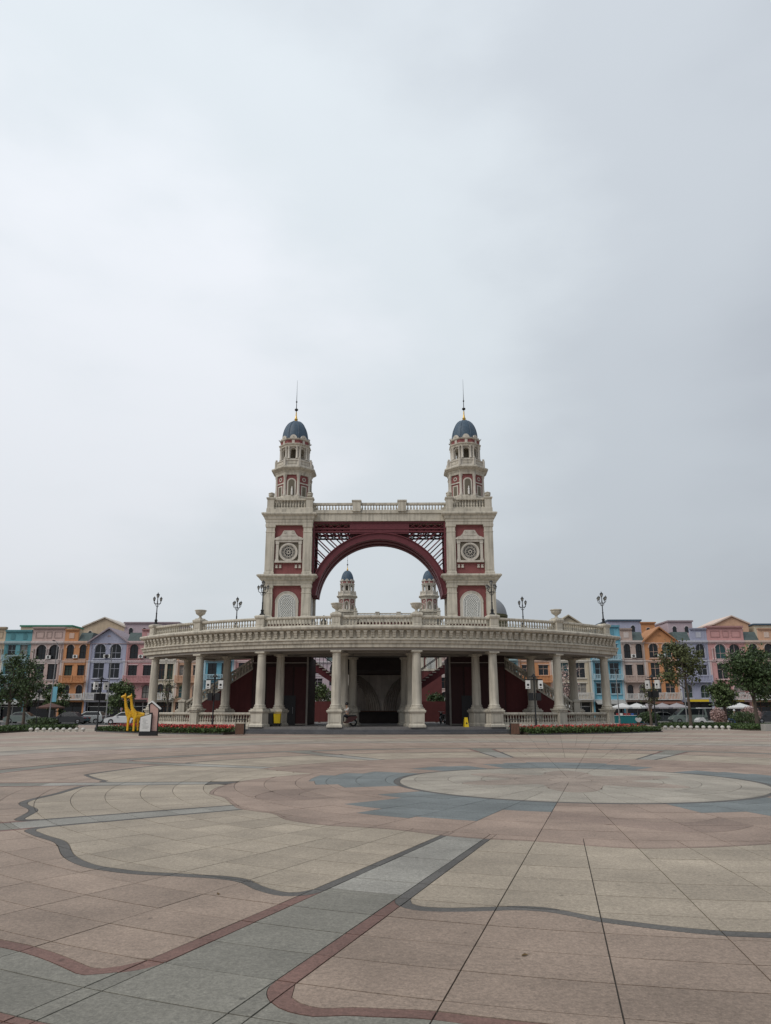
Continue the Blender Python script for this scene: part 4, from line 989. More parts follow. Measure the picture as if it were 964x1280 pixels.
for a, r, z, lb, gp in lamp_spots:
    x, y = to_world(a, r)
    o = lamp if first else copy_tree(lamp, label=lb); first = False
    o.location = (x, y, z); o.rotation_euler = (0, 0, a*0.6+0.25*(a > 0)); o['label'] = lb; o['group'] = gp
# dark figures on the deck behind the rail
fgm = MB(); fgm.lathe(0, 0, [(0.30, 0), (0.30, 0.12), (0.16, 0.2), (0.20, 0.5), (0.26, 0.75), (0.20, 1.0), (0.28, 1.15), (0.16, 1.32), (0.10, 1.40), (0.14, 1.5), (0.13, 1.62), (0.04, 1.70)], 12)
fme = fgm.mesh('bronze_figure', mat('dark_bronze', (0.05, 0.05, 0.045), 0.5, 0.2, 6), smooth=True)
for px in (405, 548):
    X, Z = XZ(px, 768, 60.9); f_ = inst('bronze_figure', fme, None, (X, 60.9, 7.49)); tag(f_, 'dark bronze robed figure on the terrace beside the tower foot', 'statue', 'bronze figures on the terrace')

# ------------------------------------------------------------------ planting beds
def leaf_cloud(m, n, fn, size, rnd_, flat=0.0):
    for _ in range(n):
        p, sz = fn()
        u = Vector((rnd_.gauss(0,1), rnd_.gauss(0,1), rnd_.gauss(0,1)*(1-flat))).normalized(); w = u.cross(Vector((rnd_.gauss(0,1), rnd_.gauss(0,1), rnd_.gauss(0,1)))).normalized()
        s = size*sz*rnd_.uniform(0.6, 1.3); p = Vector(p); k = len(m.v)
        m.v += [tuple(p-u*s), tuple(p+w*s*0.55), tuple(p+u*s), tuple(p-w*s*0.55)]; m.f.append((k, k+1, k+2, k+3))
def bed(a0, a1, label, seed):
    rr = random.Random(seed)
    t = thing('flower_bed', label, 'flower bed', (O[0], O[1], 0))
    MB().sweep([(27.3, 0.0), (27.3, 0.16), (30.4, 0.16), (30.4, 0.0)], a0, a1, 30).build('soil', M['soil'], t)
    MB().sweep([(30.403, 0.0), (30.403, 0.07), (30.50, 0.07), (30.50, 0.0)], a0, a1, 30).build('edging', M['stepst'], t)
    def hd(): a = rr.uniform(a0, a1); r = rr.uniform(29.45, 30.48); return (r*math.sin(a), -r*math.cos(a), 0.04+0.36*rr.random()**0.7), 1
    m = MB(); leaf_cloud(m, 11000, hd, 0.075, rr); tag(m.build('hedge', M['grass'], t, recalc=False), kind='stuff')
    def fd(): a = rr.uniform(a0, a1); r = rr.uniform(27.5, 29.5); return (r*math.sin(a), -r*math.cos(a), 0.16+0.34*rr.random()), 1
    m = MB(); leaf_cloud(m, 4500, fd, 0.08, rr); tag(m.build('foliage', M['leafB'], t, recalc=False), kind='stuff')
    den = [rr.uniform(0.15, 1) for _ in range(12)]
    def fr_():
        while True:
            a = rr.uniform(a0, a1)
            if rr.random() < den[int((a-a0)/(a1-a0)*11.99)]: break
        r = rr.uniform(27.6, 29.6); return (r*math.sin(a), -r*math.cos(a), 0.40+0.22*rr.random()), 1
    m = MB(); leaf_cloud(m, 3400 if seed == 3 else 1100, fr_, 0.06, rr); tag(m.build('blossoms', M['redfl'], t, recalc=False), kind='stuff')
    return t
bed(-0.80, -0.345, 'curved bed of red flowers and clipped hedge around the yellow giraffes', 3)
bed(0.345, 0.80, 'curved bed of red flowers and clipped hedge by the lone lantern sign', 4)

# ------------------------------------------------------------------ small things on the plaza
def lantern_sign(x, y, label, group=None, h=4.1, rz=0, panel=(0.34, 0.60)):
    t = thing('lantern_sign', label, 'sign post', (x, y, 0), rz, group)
    MB().lathe(0, 0, [(0.16, 0), (0.16, 0.25), (0.10, 0.32), (0.075, 0.9), (0.055, 1.0), (0.05, h-0.25)], 10).build('post', M['iron'], t, smooth=True)
    m = MB(); m.box(-0.62, 0.62, -0.05, 0.05, h-0.50, h-0.42); m.box(-0.36, 0.36, -0.16, 0.16, h-0.30, h-0.25); m.stack(0, 0, [(0.05, h-0.42), (0.05, h-0.26)], 4); m.stack(0, 0, [(0.16, h-0.249), (0.06, h-0.10), (0.02, h-0.02)], 4); m.build('canopy', M['iron'], t)
    w, hh = panel
    for sg in (-1, 1):
        p = MB().box(sg*0.46-w/2, sg*0.46+w/2, -0.09, 0.09, h-0.52-hh, h-0.52).build('lantern_box', M['signwhite'], t)
        e = MB(); e.prism_xz(arc_pts(sg*0.46, h-0.54-hh/2, 0.09, 0, 2*PI, 10)[:-1], -0.096, -0.091); e.build('emblem', M['iron'], p)
        e = MB(); e.box(sg*0.46-0.07, sg*0.46+0.07, -0.096, -0.091, h-0.54-hh/2-0.22, h-0.54-hh/2-0.18); e.build('caption_line', M['iron'], p)
        s = MB().box(sg*0.27-0.17, sg*0.27+0.17, -0.14, 0.14, h-1.95, h-1.42).build('speaker', M['iron'], t)
    return t
x, y = G(267, 914.2); lantern_sign(x, 56.5*1.0, 'twin white lantern sign on a black post rising from the bed beside the timber bin', None, 4.3) if False else None
def at(px, Y): return XZ(px, 880, Y)[0]
lantern_sign(at(267, 55.3), 55.3, 'twin white lantern sign on a black post in the bed with the giraffes', None, 4.25)
lantern_sign(at(669, 55.6), 55.6, 'twin white lantern sign on a black post in the bed without giraffes', None, 4.25)
lantern_sign(at(124, 61.5), 61.5, 'twin white lantern sign post at the tip of the bed by the yellow giraffes', None, 4.35, rz=0.95)
lantern_sign(at(818, 64.5), 64.5, 'twin white lantern sign post at the tip of the bed by the parasols', None, 4.6, rz=-0.9, panel=(0.40, 0.70))
# house shaped notice boards
nb = thing('notice_board', 'house shaped notice board with white sloping front panel and black frame', 'notice board', (at(187, 50.0), 50.0, 0), 0.06)
fr = MB(); fr.prism_xz([(-0.52, 0.0), (0.22, 0.0), (0.22, 1.42), (-0.52, 1.20)], -0.06, 0.06); f1 = fr.build('front_frame', M['iron'], nb)
fa = MB(); fa.prism_xz([(-0.49, 0.28), (0.19, 0.28), (0.19, 1.37), (-0.49, 1.17)], -0.075, -0.061); fa.build('front_face', M['signwhite'], f1)
mk = MB()
rq = random.Random(5)
for i in range(9):
    z = 0.45+i*0.075; x0_ = -0.38+rq.random()*0.1; mk.box(x0_, x0_+rq.uniform(0.15, 0.40), -0.079, -0.0755, z, z+0.02)
mk.build('print', mat('grey_print', (0.30, 0.31, 0.30), 0.6, 0.2, 9), f1)
bk_ = MB(); bk_.prism_xz([(0.0, 0.0), (0.62, 0.0), (0.62, 1.72), (0.12, 2.12), (-0.10, 2.0), (0.0, 1.5)], 0.12, 0.24); b1 = bk_.build('back_frame', M['iron'], nb)
bf = MB(); bf.prism_xz([(0.24, 0.30), (0.57, 0.30), (0.57, 1.70), (0.14, 2.04), (0.02, 1.95), (0.06, 1.46), (0.24, 1.46)], 0.105, 0.119); bf.build('back_face', M['signpink'], b1)
rf_ = MB(); rf_.prism_xz([(-0.14, 2.02), (0.12, 2.22), (0.72, 1.74), (0.72, 1.66), (0.12, 2.13), (-0.14, 1.95)], 0.05, 0.32); rf_.build('roof_edge', M['white'], b1)
base_ = MB(); base_.box(-0.52, 0.62, -0.1, 0.32, 0.0, 0.27); base_.build('foot', M['iron'], nb)
# timber litter bins
def bin_(x, y, label):
    t = thing('litter_bin', label, 'bin', (x, y, 0))
    b = MB().box(-0.28, 0.28, -0.22, 0.22, 0.05, 0.72).build('box', M['iron'], t)
    for k in range(6):
        for yy in (-0.235, 0.221): MB().box(-0.30+k*0.10, -0.215+k*0.10, yy, yy+0.014, 0.06, 0.74).build('slat', M['wood'], t)
    for sx in (-0.3, 0.28):
        MB().box(sx, sx+0.02, -0.24, -0.2, 0, 1.0).build('upright', M['iron'], t); MB().box(sx, sx+0.02, 0.2, 0.24, 0, 1.0).build('upright', M['iron'], t)
    m = MB(); m.box(-0.34, 0.34, -0.27, 0.27, 0.99, 1.04); m.build('roof', M['iron'], t)
    return t
bin_(at(302, 51.6), 51.6, 'brown timber slatted litter bin at the step edge beside the giraffe bed')
bin_(at(642, 52.4), 52.4, 'brown timber slatted litter bin at the step edge near the wet floor sign')
# wet floor sign
wf = thing('wet_floor_sign', 'yellow folding wet floor sign on the terrace floor', 'floor sign', (at(582, 55.0), 55.0, FL), 0.2)
for sg in (-1, 1):
    m = MB(); m.add([(-0.16,sg*0.16,0),(0.16,sg*0.16,0),(0.11,sg*0.02,0.66),(-0.11,sg*0.02,0.66),(-0.16,sg*0.19,0),(0.16,sg*0.19,0),(0.11,sg*0.05,0.66),(-0.11,sg*0.05,0.66)], [(0,1,2,3),(7,6,5,4),(0,4,5,1),(1,5,6,2),(2,6,7,3),(3,7,4,0)])
    p = m.build('leaf', M['yellowp'], wf)
    q = MB(); z = 0.30; q.prism_xz([(-0.07, 0.22), (0.07, 0.22), (0, 0.36)], sg*0.155-0.004, sg*0.155+0.004); q.build('warning_triangle', M['iron'], p)
# yellow container and cleaning cart between columns
yc = thing('cleaning_cart', 'yellow cleaning bucket on a dark trolley beside the column pedestal', 'cart', (at(344, 57.6), 57.6, FL))
MB().stack(0.22, 0, [(0.22, 0.22), (0.26, 0.88), (0.28, 0.92)], 4).build('bucket', M['yellowp'], yc)
MB().box(-0.42, 0.55, -0.3, 0.3, 0.12, 0.2).build('tray', M['rubber'], yc); MB().box(-0.42, -0.1, -0.24, 0.24, 0.2, 0.95).build('bin_bag', M['rubber'], yc)
for sx in (-0.3, 0.42):
    for sy in (-0.22, 0.22): MB().stack(sx, sy, [(0.06, 0.0), (0.06, 0.12)], 10).build('wheel', M['rubber'], yc)
m = MB(); m.tube((-0.40, -0.2, 0.9), (-0.40, -0.2, 1.3), 0.02); m.tube((-0.40, 0.2, 0.9), (-0.40, 0.2, 1.3), 0.02); m.tube((-0.40, -0.2, 1.3), (-0.40, 0.2, 1.3), 0.02); m.tube((0, 0.1, 0.9), (-0.05, 0.1, 1.7), 0.015); m.build('handle', M['chrome'], yc)
# round white bollards
bm_ = MB(); bm_.lathe(0, 0, [(0.15, 0), (0.15, 0.05), (0.12, 0.07), (0.17, 0.12), (0.205, 0.20), (0.205, 0.27), (0.17, 0.35), (0.10, 0.40), (0.02, 0.415)], 14); bme_ = bm_.mesh('stone_bollard', M['bollard'], smooth=True)
for k in range(11):
    px = 26+8.0*k; o = inst('stone_bollard', bme_, None, (at(px, 59.3), 59.3+0.02*k, 0), scale=(.74, .74, .72)); tag(o, 'round white stone bollard in the row by the parked dark sedan', 'bollard', 'bollards near the dark sedan')
for k in range(11):
    px = 829+8.0*k; o = inst('stone_bollard', bme_, None, (at(px, 66.5), 66.5+0.02*k, 0), scale=(.82, .82, .8)); tag(o, 'round white stone bollard in the row by the golf buggy', 'bollard', 'bollards near the golf buggy')

# ------------------------------------------------------------------ bodies grown from joint chains
def skin_obj(name, chains, material, parent=None, loc=(0,0,0), rz=0, sub=2, scale=1.0):
    """chains: list of [(x,y,z,r),...]; a chain starting at an existing joint is joined to it"""
    vs, rs, es, idx = [], [], [], {}
    def vid(p):
        k = tuple(round(c, 4) for c in p[:3])
        if k not in idx: idx[k] = len(vs); vs.append(p[:3]); rs.append(p[3])
        return idx[k]
    for ch in chains:
        ids = [vid(p) for p in ch]
        es += [(a, b) for a, b in zip(ids, ids[1:])]
    me = bpy.data.meshes.new(name); me.from_pydata(vs, es, []); me.materials.append(material)
    o = inst(name, me, parent, loc, rz)
    md = o.modifiers.new('skin', 'SKIN'); md.use_smooth_shade = True
    for i, sv in enumerate(me.skin_vertices[0].data): sv.radius = (rs[i], rs[i]); sv.use_root = (i == 0)
    sb = o.modifiers.new('sub', 'SUBSURF'); sb.levels = sub; sb.render_levels = sub
    if scale != 1.0: o.scale = (scale,)*3
    return o
def giraffe_mat():
    m, nt, b = _nt('yellow_giraffe_paint'); N = nt.nodes.new; L = nt.links.new
    tcn = N('ShaderNodeTexCoord'); v = N('ShaderNodeTexVoronoi'); v.inputs['Scale'].default_value = 6.5; v.feature = 'DISTANCE_TO_EDGE'; L(tcn.outputs['Object'], v.inputs['Vector'])
    r = N('ShaderNodeValToRGB'); r.color_ramp.elements[0].position = 0.05; r.color_ramp.elements[0].color = (0.74, 0.46, 0.015, 1); r.color_ramp.elements[1].position = 0.13; r.color_ramp.elements[1].color = (0.62, 0.30, 0.008, 1); L(v.outputs['Distance'], r.inputs[0])
    L(r.outputs[0], b.inputs['Base Color']); b.inputs['Roughness'].default_value = 0.35; return m
M['yellow'] = giraffe_mat()
def giraffe(x, y, rz, label, s):
    t = thing('giraffe_statue', label, 'statue', (x, y, 0.15), rz)
    ch = [[(0,0,1.22,.20),(0.35,0,1.30,.21),(0.55,0,1.42,.17),(0.66,0,1.75,.105),(0.74,0,2.15,.085),(0.80,0,2.50,.075),(0.86,0,2.66,.09),(1.02,0,2.64,.065),(1.14,0,2.58,.05)],
          [(0,0,1.22,.20),(-0.28,0,1.18,.19),(-0.42,0,1.08,.12),(-0.50,0,0.85,.03),(-0.50,0,0.62,.025)],
          [(0.86,0,2.66,.09),(0.82,0.05,2.80,.025),(0.81,0.06,2.90,.03)],[(0.86,0,2.66,.09),(0.82,-0.05,2.80,.025),(0.81,-0.06,2.90,.03)],
          [(0.86,0,2.66,.09),(0.80,0.16,2.74,.035),(0.78,0.22,2.76,.015)],[(0.86,0,2.66,.09),(0.80,-0.16,2.74,.035),(0.78,-0.22,2.76,.015)]]
    for sy in (-1, 1):
        ch.append([(0.35,0,1.30,.21),(0.42,sy*0.13,1.02,.10),(0.44,sy*0.14,0.60,.06),(0.43,sy*0.14,0.12,.05),(0.45,sy*0.14,0.02,.065)])
        ch.append([(-0.28,0,1.18,.19),(-0.32,sy*0.13,0.95,.11),(-0.30,sy*0.14,0.60,.06),(-0.34,sy*0.14,0.12,.05),(-0.32,sy*0.14,0.02,.065)])
    ch = [[(p[0], p[1], p[2], p[3]*(1.3 if p[3] > .045 else 1.15)) for p in c_] for c_ in ch]
    skin_obj('body', ch, M['yellow'], t)
    t.scale = (s, s, s); return t
giraffe(at(170.5, 55.6), 55.4, math.radians(208), 'yellow giraffe statue deeper in the red flowers, partly behind its partner', 0.92)
giraffe(at(178.0, 54.6), 54.4, math.radians(205), 'yellow giraffe statue standing closest to the notice board', 0.90)

def person(label, loc, rz, shirt, pants, seated=True, helmet=None):
    t = thing('person', label, 'person', loc, rz)
    skinm = mat('skin', (0.42, 0.26, 0.18), 0.6, 0.05, 5)
    if seated:
        hip = (0,0,0.78,.14)
        body = [[hip,(0.02,0,0.98,.13),(0.06,0,1.22,.155),(0.08,0,1.34,.08),(0.09,0,1.42,.055),(0.11,0,1.54,.095),(0.11,0,1.64,.08)]]
        for sy in (-1, 1):
            body.append([hip,(0.14,sy*0.10,0.76,.095),(0.40,sy*0.14,0.74,.075),(0.40,sy*0.14,0.42,.055),(0.38,sy*0.14,0.30,.045),(0.48,sy*0.14,0.26,.04)])
            body.append([(0.06,0,1.22,.155),(0.07,sy*0.19,1.28,.065),(0.20,sy*0.24,1.06,.05),(0.42,sy*0.24,1.04,.038),(0.50,sy*0.24,1.04,.035)])
    else:
        hip = (0,0,0.92,.14)
        body = [[hip,(0,0,1.12,.125),(0,0,1.36,.155),(0,0,1.47,.08),(0,0,1.54,.055),(0.02,0,1.64,.09),(0.02,0,1.73,.075)]]
        for sy in (-1, 1):
            body.append([hip,(0,sy*0.09,0.84,.095),(0.03*sy,sy*0.10,0.48,.065),(-0.02,sy*0.10,0.10,.045),(0.10,sy*0.11,0.04,.04)])
            body.append([(0,0,1.36,.155),(0,sy*0.19,1.41,.06),(0.02,sy*0.25,1.12,.045),(0.08,sy*0.25,0.88,.035),(0.10,sy*0.25,0.80,.03)])
    skin_obj('body', body, skinm, t)
    zc = 0 if seated else 0.14
    sh = [[(0.01,0,0.90+zc,.155),(0.04,0,1.02+zc,.15),(0.06,0,1.22+zc,.172)]] if seated else [[(0,0,1.02,.15),(0,0,1.15,.14),(0,0,1.36,.17)]]
    for sy in (-1, 1):
        sh.append([(0.06,0,1.22,.172),(0.07,sy*0.19,1.28,.08),(0.17,sy*0.23,1.10,.065)] if seated else [(0,0,1.36,.17),(0,sy*0.19,1.41,.075),(0.01,sy*0.24,1.18,.06)])
    skin_obj('shirt', sh, shirt, t)
    pa = []
    if seated:
        for sy in (-1, 1): pa.append([(0,0,0.80,.155),(0.14,sy*0.10,0.76,.108),(0.40,sy*0.14,0.74,.088),(0.40,sy*0.14,0.42,.068),(0.38,sy*0.14,0.33,.06)])
    else:
        for sy in (-1, 1): pa.append([(0,0,0.94,.155),(0,sy*0.09,0.84,.108),(0.03*sy,sy*0.10,0.48,.078),(-0.02,sy*0.10,0.14,.065)])
    skin_obj('trousers', pa, pants, t)
    hz = (0.10, 0, 1.62) if seated else (0.01, 0, 1.70)
    hm = MB(); hm.ball(hz, 0.125, 12, 8); hm.build('helmet' if helmet else 'hair', helmet or M['iron'], t, smooth=True)
    hd = MB()
    for sy in (-1, 1): hd.ball((hz[0]+0.105, sy*0.035, hz[2]-0.075), 0.014)
    hd.build('eyes', M['iron'], t)
    return t
def scooter(label, loc, rz, paint):
    t = thing('scooter', label, 'scooter', loc, rz)
    for x in (-0.58, 0.62):
        w = MB(); w.ring_xz(x, 0.28, 0.17, 0.28, -0.05, 0.05, n=18); wh = w.build('tyre', M['rubber'], t)
        r = MB(); r.ring_xz(x, 0.28, 0.02, 0.06, -0.045, 0.045, n=10)
        for k in range(5): a = 2*PI*k/5; r.tube((x+0.04*math.cos(a), 0, 0.28+0.04*math.sin(a)), (x+0.18*math.cos(a), 0, 0.28+0.18*math.sin(a)), 0.015, n=4)
        r.build('rim', M['chrome'], wh)
    m = MB(); m.prism_xz([(-0.85,0.62),(-0.80,0.74),(-0.1,0.70),(0.02,0.36),(0.30,0.34),(0.40,0.5),(0.52,0.95),(0.60,0.95),(0.55,0.6),(0.45,0.26),(-0.05,0.24),(-0.45,0.36)], -0.13, 0.13); m.build('body', paint, t)
    MB().prism_xz([(-0.80,0.742),(-0.74,0.82),(-0.3,0.80),(0.0,0.76),(-0.08,0.702)], -0.125, 0.125).build('seat', M['rubber'], t)
    m = MB(); m.tube((0.62,0,0.3),(0.50,0,1.0),0.03); m.tube((0.48,-0.3,1.04),(0.48,0.3,1.04),0.018); m.build('handlebar', M['chrome'], t)
    m = MB(); m.ball((0.60,0,0.92),0.08,9,6); m.build('headlight', M['lampglass'], t)
    MB().ring_xz(0.62, 0.28, 0.30, 0.34, -0.07, 0.07, 0.3, 2.6, 8).build('mudguard', paint, t)
    m = MB(); m.tube((-0.7,0.16,0.3),(-0.15,0.16,0.28),0.045,0.03); m.build('exhaust', M['chrome'], t)
    return t
P = dict(black=mat('black_gloss_paint', (0.02,0.02,0.022), 0.25, 0.05, coat=0.6), white=mat('white_car_paint', (0.62,0.62,0.62), 0.25, 0.03, coat=0.6), grey=mat('grey_car_paint', (0.22,0.23,0.235), 0.25, 0.04, coat=0.6),
         silver=mat('silver_car_paint', (0.38,0.40,0.40), 0.25, 0.04, metal=0.3, coat=0.6), green=mat('green_grey_car_paint', (0.13,0.16,0.145), 0.25, 0.04, coat=0.6), blue=mat('blue_gloss_paint', (0.03,0.09,0.30), 0.3, 0.05, coat=0.5), redp=mat('red_gloss_paint', (0.25,0.03,0.03), 0.3, 0.05, coat=0.4), teal=mat('teal_fabric', (0.02,0.16,0.17), 0.85, 0.1, 5))
cloth_w = mat('white_shirt_cloth', (0.55,0.55,0.54), 0.9, 0.06, 9); cloth_d = mat('dark_trouser_cloth', (0.03,0.032,0.04), 0.9, 0.1, 9); cloth_b = mat('blue_shirt_cloth', (0.25,0.36,0.50), 0.9, 0.1, 9)
scooter('dark red scooter under the white shirted rider behind the columns', (at(433, 56.2), 56.2, FL), math.radians(205), mat('dark_red_gloss_paint', (0.07,0.015,0.015), 0.3, 0.05, coat=0.4))
person('person in a white shirt and dark helmet sitting on the dark red scooter', (at(433, 56.2)+0.12, 56.22, FL), math.radians(205), cloth_w, cloth_d, True, P['black'])
scooter('dark scooter parked under the right hand rear stair', (at(556, 66.0), 69.0, FL), math.radians(250), P['black'])['label'] = 'dark scooter parked alone beneath the steel stair'
scooter('blue scooter ridden by a person in pale blue on the road', (at(917, 88.5), 88.5, -0.03), math.radians(12), P['blue'])
person('person in a pale blue shirt riding the blue scooter', (at(917, 88.5)-0.12, 88.48, -0.03), math.radians(12), cloth_b, cloth_d, True, P['white'])
# ------------------------------------------------------------------ houses
def wallmat(col): return mat('painted_render', col, 0.85, 0.08, 0.8, streak=0.14)
HC = dict(teal=(0.10,0.26,0.29), creampink=(0.42,0.31,0.28), orange=(0.47,0.22,0.10), lavender=(0.30,0.31,0.40), pink=(0.42,0.22,0.22), peach=(0.48,0.30,0.20), cream=(0.46,0.40,0.30), blue=(0.13,0.33,0.42), beige=(0.40,0.31,0.27), mauve=(0.38,0.31,0.34), rose=(0.46,0.25,0.24), sand=(0.44,0.35,0.25))
def pale(v, k=0.04): g_ = sum(v)/3; return tuple(min(0.7, (c*(1-k)+g_*k)*1.22) for c in v)
HC = {k: pale(v) for k, v in HC.items()}
WM = {k: wallmat(v) for k, v in HC.items()}
TM = {k: wallmat(tuple(c*0.72 for c in v)) for k, v in HC.items()}
LM = {k: wallmat(tuple(min(0.66, c*0.62+0.27) for c in v)) for k, v in HC.items()}
M['balc'] = mat('white_balcony_paint', (0.55, 0.54, 0.52), 0.8, 0.06, 1.5, streak=0.12)
M['shutter'] = mat('dark_green_shutter', (0.035, 0.055, 0.045), 0.7, 0.15, 4)
M['curtain'] = mat('pale_curtain_behind_glass', (0.20, 0.19, 0.175), 0.35, 0.45, 2.2)
M['frame'] = mat('dark_window_frame', (0.035, 0.03, 0.028), 0.6, 0.1, 6)
rh = random.Random(21)
def facade(W, z0, z1, holes, y=0.0, dep=0.28):
    """wall plane at y with real openings (x0,x1,za,zb,arch) and their reveals"""
    m = MB()
    xs = sorted({0.0, W} | {h[0] for h in holes} | {h[1] for h in holes}); zs = sorted({z0, z1} | {h[2] for h in holes} | {h[3] for h in holes})
    for i in range(len(xs)-1):
        for j in range(len(zs)-1):
            cx = (xs[i]+xs[i+1])/2; cz = (zs[j]+zs[j+1])/2
            if any(h[0] < cx < h[1] and h[2] < cz < h[3] for h in holes): continue
            m.add([(xs[i],y,zs[j]),(xs[i+1],y,zs[j]),(xs[i+1],y,zs[j+1]),(xs[i],y,zs[j+1])], [(0,1,2,3)])
    for (a, b, c, d, arch) in holes:
        r = (b-a)/2; cx = (a+b)/2; sp = d-r if arch else d
        loop = [(a, c), (b, c)] + ([(b, sp)] + arc_pts(cx, sp, r, 0, PI, 10)[1:-1] + [(a, sp)] if arch else [(b, d), (a, d)])
        n = len(loop); m.add([(x, y, z) for x, z in loop]+[(x, y+dep, z) for x, z in loop], [(i, n+i, n+(i+1)%n, (i+1)%n) for i in range(n)])
        if arch:
            ap = arc_pts(cx, sp, r, 0, PI, 10)
            for k in range(10):
                p, q = ap[k], ap[k+1]
                m.add([(p[0],y,p[1]),(q[0],y,q[1]),(q[0],y,d),(p[0],y,d)], [(0,3,2,1)])
    return m
def window(parent, a, b, c, d, arch, trim, y=0.0, glass=None, bars=True, sill=True, fm=None):
    r = (b-a)/2; cx = (a+b)/2; sp = d-r if arch else d
    loop = [(a, c), (b, c)] + ([(b, sp)] + arc_pts(cx, sp, r, 0, PI, 10)[1:-1] + [(a, sp)] if arch else [(b, d), (a, d)])
    w = MB().prism_xz([(x+(0.03 if x < cx else -0.03)*0, z) for x, z in loop], y+0.20, y+0.24).build('window', glass or M['winglass'], parent)
    f = MB()
    for i in range(len(loop)):
        p, q = loop[i], loop[(i+1) % len(loop)]; f.tube((p[0], y+0.18, p[1]), (q[0], y+0.18, q[1]), 0.045, n=4)
    if bars:
        f.tube((cx, y+0.18, c), (cx, y+0.18, d-0.02), 0.03, n=4); f.tube((a, y+0.18, c+(sp-c)*0.62), (b, y+0.18, c+(sp-c)*0.62), 0.03, n=4)
    f.build('frame', fm or M['frame'], w)
    s = MB()
    if arch: s.ring_xz(cx, sp, r+0.01, r+0.14, y-0.06, y-0.002, 0, PI, 12)
    else: s.box(a-0.12, b+0.12, y-0.08, y-0.002, d+0.01, d+0.16)
    if sill: s.box(a-0.14, b+0.14, y-0.16, y-0.002, c-0.14, c-0.005)
    if s.v: s.build('surround', trim, w)
    return w
def balcony(parent, a, b, z0, z1, y, m_):
    MB().box(a, b, y-0.75, y-0.003, z0-0.16, z0).build('balcony_slab', m_, parent)
    p = MB(); p.box(a, b, y-0.78, y-0.66, z1-0.12, z1); n = max(3, int((b-a)/0.22))
    for i in range(n): x = a+(b-a)*(i+0.5)/n; p.box(x-0.05, x+0.05, y-0.76, y-0.68, z0, z1-0.11)
    for x in (a, (a+b)/2-0.1, b-0.2): p.box(x, x+0.2, y-0.80, y-0.64, z0, z1+0.06)
    p.build('balcony_rail', m_, parent)
def house(px0, px1, kind, col, label, Y=118.0, D=9.0, trimc=None, roof=None, dz=0.0, flip=False, X=None, awn=None):
    x0, x1 = (at(px0, Y), at(px1, Y)) if X is None else X
    x0 += 0.01; x1 -= 0.01
    W = x1-x0; t = thing('town_house', label, 'house', (x0, Y, 0.10))
    wm, tm, lm = WM[col], TM[trimc or col], LM[col]
    zt = 12.1+dz; holes = []; wins = []
    u = lambda f: f*W
    shop = (0.25, W-0.25, 0.0, 2.75, False)
    if kind == 'A':
        for f in (0.29, 0.71):
            holes.append((u(f)-u(.15), u(f)+u(.15), 9.45, 11.75, True)); holes.append((u(f)-u(.145), u(f)+u(.145), 6.4, 8.75, False)); holes.append((u(f)-u(.15), u(f)+u(.15), 4.0, 5.6, False))
    elif kind == 'B':
        for f in (0.33, 0.72): holes.append((u(f)-u(.155), u(f)+u(.155), 9.3, 11.6, True))
        for f in (0.33, 0.72): holes.append((u(f)-u(.14), u(f)+u(.14), 6.2, 8.6, False)); holes.append((u(f)-u(.15), u(f)+u(.15), 3.9, 5.5, True))
    elif kind == 'C':
        for f in (0.26, 0.76):
            holes.append((u(f)-u(.14), u(f)+u(.14), 9.4, 11.65, True)); holes.append((u(f)-u(.15), u(f)+u(.15), 6.8, 8.4, False)); holes.append((u(f)-u(.125), u(f)+u(.125), 3.35, 5.35, True))
    else:   # 'T' tall plain bays
        for f in ((0.28, 0.74) if W > 3.4 else (0.5,)):
            h = .15 if W > 3.4 else .28
            holes.append((u(f)-u(h), u(f)+u(h), 9.3, 11.6, False)); holes.append((u(f)-u(h), u(f)+u(h), 6.3, 8.7, False)); holes.append((u(f)-u(h), u(f)+u(h), 4.0, 5.6, False))
    m = facade(W, 0, zt, holes+[shop])
    m.add([(0,0,0),(0,D,0),(0,D,zt),(0,0,zt),(W,0,0),(W,D,0),(W,D,zt),(W,0,zt)], [(0,3,2,1),(4,5,6,7),(1,2,6,5),(3,7,6,2)])
    m.build('wall', wm, t, recalc=False)
    hf = rh.choice([M['frame'], lm, M['wood'], lm])
    for dx_ in (0.34, W-0.40): MB().tube((dx_, -0.13, 3.2), (dx_, -0.13, 11.6), 0.045, n=6).build('downpipe', tm, t) if rh.random() < 0.6 else None
    for h in holes:
        g = M['winglass']
        rr = rh.random()
        if rr < 0.07: g = M['shutter']
        elif rr < 0.11: g = M['winteal']
        elif rr < 0.21: g = M['curtain']
        window(t, *h, tm if rh.random() < 0.2 else lm, glass=g, fm=hf)
    for h in holes[::3]:
        if rh.random() < 0.55:
            ax_ = h[1]+0.18 if h[1]+0.95 < W else h[0]-0.85
            if ax_ > 0.1: ac = MB().box(ax_, ax_+0.7, -0.34, -0.10, h[2]+0.1, h[2]+0.6).build('air_conditioner', M['white'], t); MB().ring_xz(ax_+0.35, h[2]+0.35, 0.05, 0.2, -0.36, -0.342, n=12).build('fan_grille', M['frame'], ac)
    if rh.random() < 0.75:
        sx0 = rh.uniform(0.15, 0.35)*W; sx1 = rh.uniform(0.6, 0.85)*W
        MB().box(sx0, sx1, -0.24, -0.163, 2.80, 3.12).build('shop_sign', rh.choice([M['white'], P['redp'], WM['blue'], M['frame'], M['yellowp'], M['shutter']]), t)
    # shop front, set back
    sh = MB().box(0.26, W-0.26, 0.9, 1.0, 0.0, 2.74).build('shop_front', M['shop'], t)
    q = MB()
    k = max(2, int(W/1.5))
    for i in range(k+1): x = 0.28+(W-0.56)*i/k; q.box(x-0.04, x+0.04, 0.82, 0.898, 0, 2.74)
